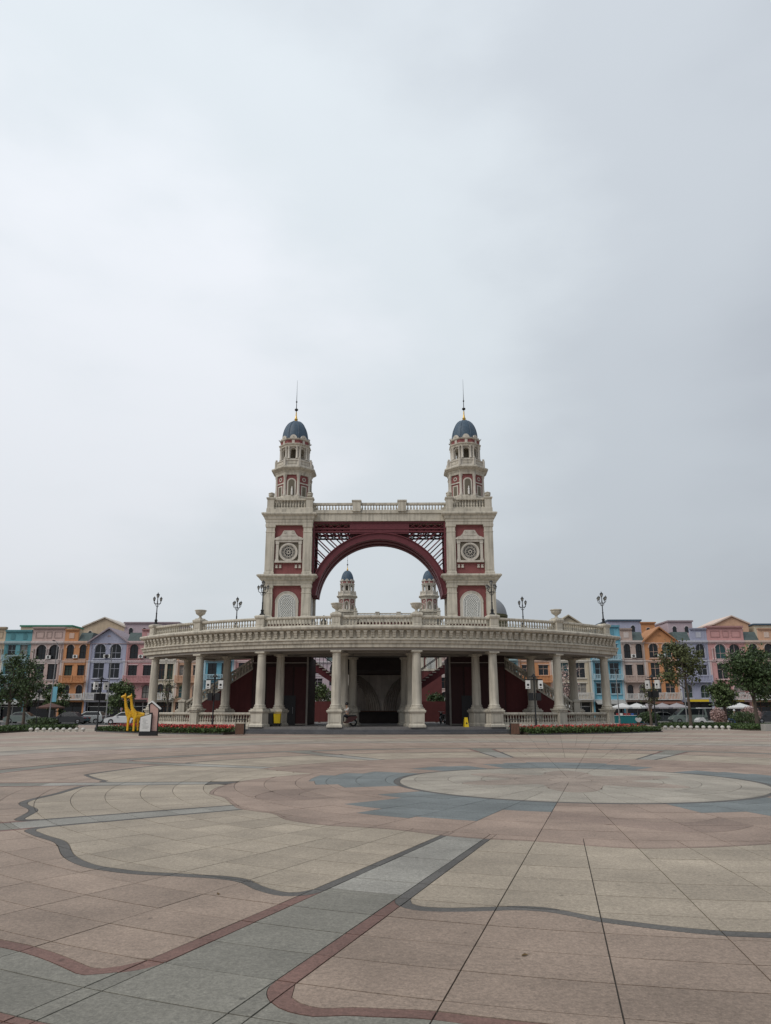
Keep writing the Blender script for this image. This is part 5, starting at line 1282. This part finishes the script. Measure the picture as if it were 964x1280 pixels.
    q.box(0.26, W-0.26, 0.82, 0.898, 2.05, 2.14); q.build('shop_frame', rh.choice([M['white'], M['frame'], M['wood']]), sh)
    gl = MB().box(0.32, W-0.32, 0.86, 0.88, 0.4, 2.04).build('shop_window', M['winglass'], sh)
    MB().box(0.0, W, -0.16, -0.003, 2.75, 3.2).build('fascia', lm if kind != 'C' else tm, t)
    if awn:
        MB().prism_yz([(-0.17, 3.05), (-0.17, 2.95), (-1.6, 2.45), (-1.6, 2.38), (-1.63, 2.38), (-1.63, 2.50)], 0.2, W-0.2).build('awning', awn, t)
    # courses
    c = MB(); c.box(0, W, -0.14, -0.003, 8.95, 9.15); c.box(0, W, -0.07, -0.003, 8.78, 8.94); c.build('string_course', lm, t)
    c = MB(); c.box(-0.02 if kind != 'A' else 0, W+0.02 if kind != 'A' else W, -0.30, -0.003, zt-0.22, zt+0.06); c.box(0, W, -0.16, -0.003, zt-0.42, zt-0.222)
    if kind == 'A': c = MB(); c.box(0, W, -0.10, -0.003, zt-0.40, zt-0.28)
    c.build('cornice', tm if trimc else lm, t)
    for x in (0.0, W-0.28): MB().box(x, x+0.28, -0.09, -0.004, 3.2, 8.77).build('pilaster', lm, t)
    bm = M['balc'] if kind in 'AB' else (tm if kind == 'C' else lm)
    if kind in ('A', 'B'): balcony(t, 0.05, W-0.05, 3.21, 4.15, -0.16, M['balc'])
    if kind == 'C': balcony(t, 0.05, W-0.05, 5.85, 6.75, 0.0, wm); balcony(t, 0.05, W-0.05, 3.21, 4.0, -0.16, M['balc']) if rh.random() < 0.3 else None
    if kind == 'T':
        for z in (6.2, 9.2): balcony(t, 0.15, W-0.15, z, z+0.75, 0.0, lm)
    rmat = roof or M['roofgrn']
    if kind == 'A':
        ax = W/2; zr = zt+1.9
        g = MB().prism_xz([(0.0, zt), (W, zt), (ax, zr)], 0.0, 0.3).build('gable', wm, t)
        MB().ring_xz(ax, zt+0.75, 0.0, 0.28, -0.05, -0.003, 0, PI, 10).build('gable_vent', tm, g)
        for sg in (-1, 1):
            e = ax+sg*(W/2+0.35)
            MB().prism_xz([(e, zt-0.30), (ax, zr+0.12), (ax, zr+0.34), (e, zt-0.06)], -0.45, D*0.7).build('roof_slope', tm if roof is None else rmat, t)
    elif kind == 'B':
        MB().box(0, W, 0.0, 0.3, zt+0.07, zt+2.05).build('parapet', wm, t)
        MB().box(-0.02, W+0.02, -0.28, 0.4, zt+2.05, zt+2.32).build('parapet_cornice', tm, t)
        for a, b in ((0.10, 0.36), (0.43, 0.60), (0.67, 0.92)):
            p = MB(); p.box(u(a), u(b), -0.05, -0.003, zt+0.55, zt+0.65); p.box(u(a), u(b), -0.05, -0.003, zt+1.5, zt+1.6); p.box(u(a), u(a)+0.1, -0.05, -0.003, zt+0.651, zt+1.499); p.box(u(b)-0.1, u(b), -0.05, -0.003, zt+0.651, zt+1.499); p.build('panel_moulding', tm, t)
        for f in (0.10, 0.17, 0.50, 0.555, 0.89, 0.95):
            cm = MB(); cm.lathe(u(f), -0.12, [(0.14, 9.16), (0.14, 9.3), (0.10, 9.34), (0.095, 10.75), (0.14, 10.85), (0.15, 10.95)], 9); cm.build('loggia_column', lm, t, smooth=True)
    elif kind == 'C':
        a, b = (0, W*0.52) if not flip else (W*0.48, W)
        MB().box(a, b, 0.0, 0.3, zt+0.07, zt+1.75).build('parapet', wm, t); MB().box(a-0.02, b+0.02, -0.22, 0.4, zt+1.75, zt+1.98).build('parapet_cornice', tm, t)
        p = MB(); cx = (a+b)/2; p.box(cx-0.4, cx+0.4, -0.05, -0.003, zt+0.5, zt+1.35); p.build('panel_moulding', lm, t)
        c0, c1 = (b, W) if not flip else (0, a)
        MB().prism_yz([(0.0, zt+0.06), (1.1, zt+1.5), (D, zt+1.5), (D, zt+0.06)], c0+0.02, c1-0.02).build('mansard_roof', rmat, t)
    else:
        MB().box(0, W, 0.0, 0.3, zt+0.07, zt+1.55).build('parapet', wm, t); MB().box(-0.02, W+0.02, -0.25, 0.4, zt+1.55, zt+1.85).build('parapet_cornice', tm, t)
        for f in ((0.28, 0.74) if W > 3.4 else (0.5,)): MB().prism_xz([(u(f)-0.35, zt+0.35), (u(f)+0.35, zt+0.35)]+arc_pts(u(f), zt+0.95, 0.35, 0, PI, 8), -0.04, -0.003).build('blind_arch', tm, t)
    if kind != 'A': MB().box(0.02, W-0.02, 0.42, D-0.02, zt+0.01, zt+0.055).build('roof_deck', M['sidewalk'], t)
    return t
aw1 = mat('canvas_awning_brown', (0.16, 0.075, 0.055), 0.9, 0.1, 3); aw2 = mat('canvas_awning_grey', (0.30, 0.30, 0.29), 0.9, 0.1, 3)
grey_roof = mat('warm_grey_roof', (0.27, 0.26, 0.26), 0.8, 0.15, 2)
house(-46, -4, 'B', 'sand', 'sand coloured house with panelled parapet past the teal house')
house(-4, 30, 'T', 'teal', 'teal green house with grey top storey beside the cream pink house', awn=aw2)
house(30, 72, 'B', 'creampink', 'cream pink house with panelled parapet and twin arched loggias, under the green roof terrace')
house(72, 105, 'C', 'orange', 'orange house with narrow arched windows between cream pink and lavender houses')
house(105, 152, 'A', 'lavender', 'lavender gabled house with two arched top windows', trimc='mauve')
house(152, 190, 'C', 'pink', 'dusky pink house with slate mansard next to the lavender gabled house', flip=True)
house(190, 217, 'B', 'cream', 'cream house with arched loggia behind the end column of the terrace')
house(217, 252, 'C', 'peach', 'peach house glimpsed between the terrace columns left of the teal blue one'.replace(' left of the teal blue one', ', beside the blue house'))
house(252, 290, 'T', 'blue', 'bright blue house seen over the stair by the giraffe side of the terrace')
house(290, 330, 'A', 'rose', 'rose gabled house mostly hidden behind the stair and column shafts')
house(612, 650, 'T', 'teal', 'teal house mostly hidden behind the stair on the parasol side', dz=0.4)
house(650, 692, 'C', 'orange', 'orange balconied house seen above the stair on the parasol side')
house(692, 742, 'A', 'cream', 'cream gabled house whose ridge shows above the terrace rail', dz=1.9)
house(742, 782, 'T', 'blue', 'sky blue house with tall dark windows at the end of the terrace', dz=0.6, awn=aw2)
house(782, 812, 'C', 'beige', 'beige pink house with arched windows between sky blue and orange houses')
house(812, 852, 'A', 'orange', 'bright orange gabled house with teal arched window', awn=aw1)
house(852, 893, 'C', 'lavender', 'pale lavender house with blue doors behind the golf buggy', flip=True)
house(893, 940, 'B', 'rose', 'rose pink house with dentilled panelled parapet and arched loggias')
house(940, 980, 'C', 'peach', 'peach house with dark mansard behind the big tree', flip=True)
house(980, 1024, 'A', 'mauve', 'mauve gabled house past the peach house')
# second row behind
def back_house(px0, px1, ytop, kind, col, label, Y=138.0, roofm=None, yeave=None):
    x0, x1 = at(px0, Y), at(px1, Y); W = x1-x0
    zt = XZ((px0+px1)/2, ytop, Y)[1]; ze = XZ((px0+px1)/2, yeave, Y)[1] if yeave else zt
    t = thing('back_house', label, 'house', (x0, Y, 0.0)); wm = WM[col]
    MB().box(0, W, 0, 8, -0.05, ze-0.05).build('wall', wm, t)
    if kind == 'gable':
        MB().prism_xz([(0, ze-0.05), (W, ze-0.05), (W/2, zt)], 0.02, 7.9).build('gable', wm, t)
        for sg in (-1, 1):
            e = W/2+sg*(W/2+0.3); MB().prism_xz([(e, ze-0.25), (W/2, zt+0.05), (W/2, zt+0.28), (e, ze)], -0.3, 8.2).build('roof_slope', roofm or LM[col], t)
    else:
        MB().box(-0.15, W+0.15, -0.25, 8.2, zt-0.05, zt+0.22).build('roof_slab', roofm or TM[col], t)
    n = max(1, int(W/2.2))
    for i in range(n):
        cx = W*(i+0.5)/n; z = min(ze, zt)-1.5
        w = MB().prism_xz([(cx-0.35, z-0.5), (cx+0.35, z-0.5), (cx+0.35, z+0.3)]+arc_pts(cx, z+0.3, 0.35, 0, PI, 8)[1:]+[], -0.04, -0.003).build('window', M['winglass'], t)
        MB().ring_xz(cx, z+0.3, 0.35, 0.46, -0.08, -0.003, 0, PI, 8).build('window_arch', LM[col], w)
    return t
greenroof = mat('green_sheet_roof', (0.02, 0.20, 0.13), 0.6, 0.1, 2)
back_house(14, 80, 783, 'flat', 'cream', 'cream upper block with green sheet roof behind the cream pink house', roofm=greenroof)
back_house(95, 147, 773, 'gable', 'sand', 'sand gabled block rising behind the orange and lavender houses', yeave=783)
back_house(147, 216, 779, 'flat', 'mauve', 'mauve flat topped block behind the dusky pink house')
back_house(-40, 12, 790, 'gable', 'peach', 'peach gabled block behind the teal house', yeave=798)
back_house(768, 810, 776, 'flat', 'lavender', 'lavender flat roofed block behind the beige pink house', roofm=M['slate'])
back_house(810, 828, 779, 'flat', 'orange', 'small orange block behind the orange gabled house')
back_house(845, 876, 777, 'flat', 'mauve', 'pale mauve block behind the lavender house')
back_house(906, 948, 771, 'gable', 'peach', 'peach gabled block rising behind the rose pink house', yeave=779)
back_house(955, 1010, 781, 'flat', 'cream', 'cream block behind the peach house', roofm=M['slate'])
# far rows across the water court, seen through the gaps
for k, (xa, xb, kd, cl) in enumerate([(-26, -18, 'T', 'pink'), (-18, -10.5, 'C', 'mauve'), (-10.5, -3, 'A', 'pink'), (3, 10, 'C', 'cream'), (10, 17, 'B', 'creampink'), (17, 25, 'T', 'rose')]):
    house(0, 0, kd, cl, ['pink far house beyond the courtyard, deep behind the outer red wall', 'mauve far house beyond the courtyard behind the steel stair', 'pink far house with white balcony seen past the scooter rider', 'cream far house seen past the dark scooter', 'cream pink far house beyond the podium', 'rose far house beyond the stair wall'][k], Y=168.0, X=(xa, xb))
# grey dome behind the tower
gd = thing('domed_pavilion', 'olive drum with grey metal dome peeking out behind the tower', 'pavilion', (XZ(611, 760, 100)[0], 100, 0))
MB().lathe(0, 0, [(2.4, 0), (2.4, 13.6), (2.5, 13.7), (2.5, 14.0)], 28).build('drum', mat('olive_metal', (0.10, 0.095, 0.045), 0.7, 0.1, 2), gd, smooth=True)
MB().lathe(0, 0, [(2.42*math.cos(j*PI/20) if j < 10 else 0.05, 13.9+2.6*math.sin(j*PI/20)) for j in range(11)], 28).build('dome', mat('grey_zinc', (0.26, 0.27, 0.28), 0.5, 0.1, 2, metal=0.3), gd, smooth=True)

# ------------------------------------------------------------------ vehicles
def car(label, px, Y, rz, paint, L=4.5, Wd=1.76, H=1.45, kind='sedan', z=-0.03):
    t = thing('car', label, 'car', (at(px, Y), Y, z), rz)
    a = L/2
    if kind == 'sedan':
        low = [(-a, .42), (-a+.05, .75), (-a+.5, .92), (-.95, .95), (.95, .93), (a-.35, .78), (a-.02, .60), (a, .36), (a-.2, .22), (-a+.2, .22)]
        cab = [(-1.55, .93), (-.95, 1.38), (-.3, H), (.35, 1.42), (1.15, .92)]
    elif kind == 'van':
        low = [(-a, .35), (-a+.02, 1.0), (.9, 1.0), (a-.3, .95), (a, .6), (a, .3), (a-.2, .22), (-a+.2, .22)]
        cab = [(-a+.03, .99), (-a+.1, H), (a-1.5, H), (a-.5, .97)]
    else:
        low = [(-a, .42), (-a+.03, .95), (-a+.1, 1.0), (1.0, .98), (a-.25, .85), (a, .62), (a, .36), (a-.2, .22), (-a+.2, .22)]
        cab = [(-a+.12, .98), (-a+.45, H), (.3, H), (1.15, .96)]
    def loft(p, w0, w1, zlo, zhi):
        m = MB(); n = len(p)
        def wy(z): k = min(1, max(0, (z-zlo)/(zhi-zlo))); return w0+(w1-w0)*k
        vs = [(x, -wy(zz), zz) for x, zz in p]+[(x, wy(zz), zz) for x, zz in p]
        return m.add(vs, [tuple(range(n)), tuple(range(n, 2*n))[::-1]]+[(i, n+i, n+(i+1)%n, (i+1)%n) for i in range(n)])
    loft(low, Wd/2, Wd/2-.06, .2, 1.0).build('body', paint, t)
    loft(cab, Wd/2-.07, Wd/2-.26, .93, H).build('cabin', paint, t)
    # glazing proud of the cabin
    cx = sum(p[0] for p in cab)/len(cab); cz = sum(p[1] for p in cab)/len(cab)
    gp = [(cx+(x-cx)*.86, cz+(zz-cz)*.74) for x, zz in cab]
    for sy in (-1, 1):
        m = MB(); n = len(gp)
        def wy2(z): k = (z-.93)/(H-.93); return (Wd/2-.07)+(-.19)*k
        m.add([(x, sy*(wy2(zz)+.006), zz) for x, zz in gp]+[(x, sy*(wy2(zz)-.03), zz) for x, zz in gp], [tuple(range(n)), tuple(range(n, 2*n))[::-1]]+[(i, n+i, n+(i+1)%n, (i+1)%n) for i in range(n)])
        m.build('side_window', M['winglass'], t)
    for i, j in ((0, 1), (len(cab)-2, len(cab)-1)):
        p, q = Vector((cab[i][0], 0, cab[i][1])), Vector((cab[j][0], 0, cab[j][1])); d = (q-p); nn = Vector((-d.z, 0, d.x)).normalized()*(.012)
        if nn.x*(1 if i else -1) < 0: nn = -nn
        p1, q1 = p+d*.12+nn, p+d*.9+nn; w = Wd/2-.26
        m = MB(); m.add([(p1.x,-w,p1.z),(p1.x,w,p1.z),(q1.x,w,q1.z),(q1.x,-w,q1.z)], [(0,1,2,3)]); m.build('windscreen', M['winglass'], t, recalc=False)
    for x in (-a+.85, a-.85):
        for sy in (-1, 1):
            w = MB().ring_xz(x, .32, .19, .32, sy*(Wd/2-.10)-.10, sy*(Wd/2-.10)+.105, n=18).build('tyre', M['rubber'], t)
            MB().ring_xz(x, .32, .03, .19, sy*(Wd/2-.10)-.09, sy*(Wd/2-.10)+.09, n=14).build('rim', M['chrome'], w)
    for sy in (-1, 1):
        MB().box(a-.16, a-.01, sy*.62-.16, sy*.62+.16, .60, .74).build('headlight', M['lampglass'], t)
        MB().box(-a-.01, -a+.12, sy*.62-.16, sy*.62+.16, .66, .82).build('tail_light', P['redp'], t)
        MB().box(.62, .78, sy*(Wd/2+.02)-.06, sy*(Wd/2+.02)+.06, .92, 1.04).build('mirror', paint, t)
    MB().box(a-.05, a+.03, -Wd/2+.1, Wd/2-.1, .30, .46).build('bumper', M['rubber'], t)
    return t
car('dark charcoal sedan parked behind the round bollards', 88, 94, math.radians(178), P['black'], 4.8, 1.8, 1.48)
car('silver grey hatchback parked nose to tail with the dark sedan', 113, 98, math.radians(180), P['silver'], 4.1, 1.7, 1.5, 'hatch')
car('green grey sedan parked under the leafy street tree', 32, 99, math.radians(2), P['green'], 4.6, 1.75, 1.45)
car('white sedan parked behind the giraffes', 158, 92, math.radians(181), P['white'], 4.5, 1.76, 1.45)
car('silver sedan parked under the grey parasols', 828, 103, math.radians(0), P['silver'], 4.5, 1.75, 1.45)
car('green grey van parked beside the golf buggy', 858, 97, math.radians(180), P['green'], 4.4, 1.75, 1.95, 'van')
car('black car parked beside the silver grey hatchback', 124, 103.5, math.radians(0), P['black'], 4.4, 1.75, 1.5, 'hatch')
car('dark hatchback parked near the large tree with the pink blossom', 958, 99, math.radians(180), P['black'], 4.2, 1.75, 1.55, 'hatch')
gb = thing('golf_buggy', 'white golf buggy with flat roof standing on the road by the bollards', 'golf buggy', (at(884, 90), 90, -0.03), math.radians(180))
MB().prism_xz([(-1.5, .35), (-1.5, .62), (-.7, .66), (-.6, .42), (.5, .42), (.8, .85), (1.2, .80), (1.5, .55), (1.5, .3)], -.6, .6).build('body', P['white'], gb)
for x in (-1.05, -.1):
    MB().box(x-.25, x+.25, -.55, .55, .70, .82).build('seat', M['rubber'], gb); MB().box(x-.30, x-.22, -.55, .55, .82, 1.25).build('backrest', M['rubber'], gb)
MB().prism_xz([(-1.55, 1.86), (-1.45, 1.94), (1.05, 1.94), (1.15, 1.86)], -.66, .66).build('roof', P['white'], gb)
for x, x2 in ((-1.4, -1.4), (-.5, -.5), (.95, .75)):
    for sy in (-.58, .58): MB().tube((x, sy, .6), (x2, sy, 1.88), .022).build('post', M['chrome'], gb)
for x in (-1.0, 1.05):
    for sy in (-1, 1):
        w = MB().ring_xz(x, .24, .11, .24, sy*.52-.09, sy*.52+.1, n=16).build('tyre', M['rubber'], gb); MB().ring_xz(x, .24, .02, .11, sy*.52-.08, sy*.52+.09, n=12).build('rim', P['white'], w)
MB().tube((.55, -.25, .8), (.35, -.25, 1.1), .02).build('steering_column', M['rubber'], gb)

# ------------------------------------------------------------------ street furniture along the houses
canv = {'white': mat('white_canvas', (0.55, 0.55, 0.54), 0.9, 0.06, 3), 'grey': mat('grey_mauve_canvas', (0.30, 0.28, 0.29), 0.9, 0.08, 3), 'brown': mat('brown_canvas', (0.10, 0.055, 0.045), 0.9, 0.1, 3)}
def parasol(px, Y, col, label, w=1.7, h=2.55, group=None):
    t = thing('parasol', label, 'parasol', (at(px, Y), Y, 0.0), 0.3*rh.random(), group)
    m = MB(); n = 8
    vs = [(0, 0, h)]+[(w*math.cos(2*PI*i/n), w*math.sin(2*PI*i/n), h-0.55) for i in range(n)]+[(w*math.cos(2*PI*i/n), w*math.sin(2*PI*i/n), h-0.72) for i in range(n)]
    m.add(vs, [(0, 1+i, 1+(i+1)%n) for i in range(n)]+[(1+i, 9+i, 9+(i+1)%n, 1+(i+1)%n) for i in range(n)]); m.build('canopy', canv[col], t, recalc=False)
    MB().lathe(0, 0, [(0.03, 0.0), (0.03, h+0.08)], 9).build('pole', M['chrome'], t)
    for i in range(n): a = 2*PI*i/n; MB().tube((0, 0, h-0.06), (w*.98*math.cos(a), w*.98*math.sin(a), h-0.58), .015, n=4).build('rib', M['chrome'], t)
    MB().stack(0, 0, [(0.28, 0.0), (0.28, 0.10)], 10).build('foot', M['iron'], t)
    return t
for px, c_, lb in ((778, 'white', 'white parasol over the teal stall'), (796, 'white', 'white parasol next to the teal stall, in front of the beige pink house'), (811, 'grey', 'grey mauve parasol beside the white parasols'), (828, 'grey', 'grey mauve parasol above the silver sedan'), (846, 'grey', 'grey mauve parasol next to the van'), (925, 'white', 'white parasol beside the pink blossom shrub'), (64, 'brown', 'brown parasol on the pavement beside the dark sedan'), (704, 'white', 'white parasol glimpsed between terrace columns')):
    parasol(px, 100.5 if px > 600 else 97, c_, lb)
def stall(px, Y, label, w=2.6):
    t = thing('market_stall', label, 'stall', (at(px, Y), Y, 0))
    MB().box(-w/2, w/2, -.5, .5, 0.0, 0.95).build('counter', P['teal'], t); MB().box(-w/2-.05, w/2+.05, -.56, .56, 0.951, 1.0).build('worktop', M['white'], t)
    for i in range(5): MB().box(-w/2+.2+i*w/5.5, -w/2+.5+i*w/5.5, -.2, .1, 1.001, 1.25).build('goods', rh.choice([canv['white'], P['blue'], WM['blue'], P['redp']]), t)
stall(780, 99, 'teal stall with goods under the white parasol'); stall(792, 101.5, 'second teal stall behind the small white heart sign', 2.0)
# heart shaped sign on a post
hs = thing('heart_sign', 'white heart shaped sign on a short post at the back of the flower bed', 'sign', (at(796.5, 66), 66, 0))
pts = []
for i in range(28):
    a = 2*PI*i/28; pts.append((0.017*16*math.sin(a)**3, 0.80+0.017*(13*math.cos(a)-5*math.cos(2*a)-2*math.cos(3*a)-math.cos(4*a))))
MB().prism_xz(pts, -.04, .04).build('heart', M['white'], hs); MB().box(-.09, .09, -.05, .05, 0, .62).build('post', M['wood'], hs)
def pole(px, Y, h, label, banner=None):
    t = thing('street_lamp', label, 'street lamp', (at(px, Y), Y, 0.0))
    MB().lathe(0, 0, [(.12, 0), (.12, .6), (.075, .65), (.045, h)], 10).build('pole', mat('galvanised_pole', (.25,.25,.25), .6, .1, 5), t)
    m = MB(); m.path([(0, 0, h-.05), (0, -.3, h+.2), (0, -.9, h+.28)], .03, 5); m.build('arm', M['chrome'], t); MB().box(-.09, .09, -1.3, -.85, h+.22, h+.32).build('lamp_head', M['iron'], t)
    if banner: MB().box(.08, .62, -.02, .02, 2.6, 4.4).build('banner', banner, t)
pole(63.5, 92, 9.6, 'tall thin street lamp with a blue banner in front of the orange house', WM['blue'])
pole(134, 92, 9.2, 'tall thin street lamp in front of the lavender gabled house')
pole(857, 92, 7.2, 'tall thin street lamp by the van and orange house')
pole(773, 90, 6.0, 'thin street lamp in front of the sky blue house')
for px, Y, lb in ((48, 66, 'slim dark bollard light in the verge by the brown parasol'),):
    t = thing('path_light', lb, 'path light', (at(px, Y), Y, 0)); MB().lathe(0, 0, [(.09, 0), (.09, .2), (.045, .25), (.045, 3.0)], 9).build('post', M['iron'], t); MB().lathe(0, 0, [(.05, 3.0), (.2, 3.1), (.2, 3.25), (.04, 3.4)], 9).build('head', M['iron'], t)

# ------------------------------------------------------------------ trees, shrubs and verges
def tree(px, Y, h, rx, label, leaf, seed, clear=0.35, n=5200, size=0.14, group=None, trunk_r=0.13, lean=0.0, rz_=None, gap=0.0, z0=0.0):
    rr = random.Random(seed); t = thing('street_tree', label, 'tree', (at(px, Y), Y, z0))
    m = MB(); hc = h*clear; top = Vector((lean, 0, h*0.82))
    pts = [Vector((lean*u*u+rr.uniform(-.06, .06), rr.uniform(-.06, .06), h*0.82*u)) for u in (0, .2, .4, .6, .8, 1)]; pts[0] = Vector((0, 0, -.05))
    m.path(pts, [trunk_r*1.25, trunk_r, trunk_r*.85, trunk_r*.65, trunk_r*.4, trunk_r*.15], 8)
    tips = []
    rzz = rz_ or (h-hc)/2; cz = hc+rzz
    for i in range(15):
        u = rr.uniform(.34, .98); b = Vector((lean*u*u, 0, h*.82*u)); a = rr.uniform(0, 2*PI)
        q = Vector((rr.uniform(.5, 1)*rx*math.cos(a)+lean*.7, rr.uniform(.5, 1)*rx*math.sin(a), max(b.z+.2, cz+rzz*rr.uniform(-.75, .85))))
        k = math.sqrt(max(0.05, 1-((q.z-cz)/rzz)**2)); q.x *= k; q.y *= k
        mid = (b+q)/2+Vector((0, 0, .18*rr.random()*rx)); m.path([b, mid, q], [trunk_r*.38, trunk_r*.25, trunk_r*.08], 5); tips += [q, mid, (mid+q)/2]
    m.build('trunk', M['bark'], t, smooth=True)
    cl = [(q, rr.uniform(.22, .42)*rx) for q in tips]
    for _ in range(10):
        a, b = rr.uniform(0, 2*PI), rr.uniform(-.9, .9); k = math.sqrt(1-b*b)*rr.uniform(.4, .95)
        cl.append((Vector((rx*k*math.cos(a)+lean*.7, rx*k*math.sin(a), cz+rzz*b)), rr.uniform(.2, .38)*rx))
    if gap: cl = [c for c in cl if rr.random() > gap]
    def fn():
        c, s = cl[rr.randrange(len(cl))]; d = Vector((rr.gauss(0, 1), rr.gauss(0, 1), rr.gauss(0, .7))); d *= s*.50
        return c+d, 1
    c = MB(); leaf_cloud(c, int(n*.62), fn, size*1.05, rr); c.build('crown', leaf, t, recalc=False)
    return t
tree(12, 66, 6.6, 2.2, 'large dark leafy tree in front of the teal house', M['leafA'], 11, .25, 4200, .13)
tree(32, 70, 5.6, 1.9, 'spreading leafy tree over the green grey sedan', M['leafA'], 12, .42, 3000, .13)
tree(70, 101, 5.6, 1.9, 'leafy street tree in front of the orange house by the banner lamp', M['leafB'], 13, .2, 4200, .16)
tree(150, 97, 5.2, 1.9, 'rounded full green tree in front of the dusky pink house', M['leafB'], 14, .18, 5200, .16)
tree(861, 68, 7.9, 2.0, 'tall loose tree in front of the orange and lavender houses', M['leafC'], 15, .46, 5600, .125, lean=-.3)
tree(944, 67, 6.9, 2.4, 'large dark tree in front of the rose pink house', M['leafA'], 16, .36, 8200, .13, trunk_r=.17)
tree(966, 72, 6.8, 2.6, 'large dark tree overlapping its neighbour in front of the peach house', M['leafA'], 17, .34, 7000, .13)
tree(905, 92, 5.4, 1.7, 'bushy upright tree behind the blue scooter', M['leafB'], 18, .12, 5200, .15)
tree(210, 96, 6.6, 1.7, 'bare branching tree behind the end column by the giraffes', M['leafC'], 19, .35, 420, .12, gap=.4)
tree(714, 95, 7.2, 2.0, 'half bare tree with pale dry leaves between the terrace columns', M['blossom'], 20, .45, 900, .13, gap=.3)
tree(812, 84, 4.6, 1.2, 'small thin tree behind the lantern sign by the parasols', M['leafC'], 21, .4, 700, .12, gap=.3)
tree(400, 84, 4.6, 1.3, 'potted leafy tree beyond the courtyard behind the scooter rider', M['leafB'], 22, .25, 2600, .13)
tree(545, 84, 3.6, 1.2, 'dark leafy tree beyond the courtyard behind the lone scooter', M['leafA'], 23, .2, 2600, .13)
def shrub(px, Y, r, h, label, leaf, seed, n=2200):
    rr = random.Random(seed); t = thing('shrub', label, 'shrub', (at(px, Y), Y, 0)); m = MB()
    for i in range(7): a = rr.uniform(0, 2*PI); m.path([(0, 0, -.02), (r*.3*math.cos(a), r*.3*math.sin(a), h*.4), (r*.7*math.cos(a), r*.7*math.sin(a), h*.8)], [.03, .02, .008], 5)
    m.build('stems', M['bark'], t)
    def fn():
        d = Vector((rr.gauss(0, 1), rr.gauss(0, 1), rr.gauss(0, 1))).normalized()*rr.random()**.4
        return Vector((d.x*r, d.y*r, h*.55+d.z*h*.45)), 1
    c = MB(); leaf_cloud(c, n, fn, .09, rr); c.build('crown', leaf, t, recalc=False)
shrub(896, 86, 0.85, 1.9, 'round pale blossoming shrub beside the golf buggy', M['blossom'], 31)
shrub(937, 88, 1.1, 2.1, 'pink blossoming shrub under the large dark tree', M['blossom'], 32)
shrub(928, 84, 1.6, 1.5, 'low dark shrub below the white parasol', M['leafA'], 33)
shrub(810, 90, 1.3, 1.5, 'low dark shrub behind the heart sign', M['leafA'], 34)
shrub(56, 80, 1.6, .9, 'low dark shrub in the verge by the brown parasol', M['leafA'], 35)
def verge(pxa, pxb, Ya, Yb, label, seed, n=6000, h=.3):
    rr = random.Random(seed); xa, xb = at(pxa, (Ya+Yb)/2), at(pxb, (Ya+Yb)/2)
    t = thing('verge', label, 'hedge'); MB().box(xa, xb, Ya, Yb, 0.0, .1).build('soil', M['soil'], t)
    def fn(): return (rr.uniform(xa, xb), rr.uniform(Ya, Yb), .08+h*rr.random()), 1
    m = MB(); leaf_cloud(m, n, fn, .09, rr); tag(m.build('leaves', M['grass'], t, recalc=False), kind='stuff')
verge(-30, 20, 53.5, 60.5, 'clipped green hedge bed under the large dark leafy tree', 41, 7000, .35)
verge(25, 84, 64, 70, 'low green verge behind the bollards by the dark sedan', 42, 6000, .3)
verge(832, 916, 71, 78, 'low green verge behind the bollards by the golf buggy', 43, 8000, .35)
verge(908, 1010, 63.5, 71, 'clipped green hedge bed under the large dark trees', 44, 10000, .4)
pb = MB().box(at(954, 62), at(985, 62), 62, 62.9, 0, .55).build('stone_bench', M['kerb']); tag(pb, 'pale stone block bench at the edge of the hedge bed', 'bench')
q_ = MB().box(at(20, 56)-.5, at(20, 56)+.5, 52.4, 53.2, 0, .8)
dbx = q_.build('planter_box', M['iron']); tag(dbx, 'black square planter box at the hedge end by the round bollards', 'planter')
lm_ = mat('dry_leaf', (0.12, 0.075, 0.03), 0.8, 0.2, 20)
for px, py, a, lb in ((656, 1195, 0.5, 'curled brown dry leaf lying on the pink paving'), (273, 1118, 2.0, 'small dry leaf lying near the dark inlaid band')):
    x, y = G(px, py); m = MB(); pts = [(-.045, 0, .004), (-.02, .02, .012), (.015, .022, .018), (.05, 0, .012), (.015, -.02, .008), (-.02, -.018, .014), (0, 0, .005)]
    m.add(pts, [(6, 0, 1), (6, 1, 2), (6, 2, 3), (6, 3, 4), (6, 4, 5), (6, 5, 0)]); m.tube((.05, 0, .012), (.085, .008, .004), .002, n=4)
    tag(m.build('dry_leaf', lm_, None, (x, y, 0.001), a, recalc=False), lb, 'leaf').scale = (.62, .62, .62)
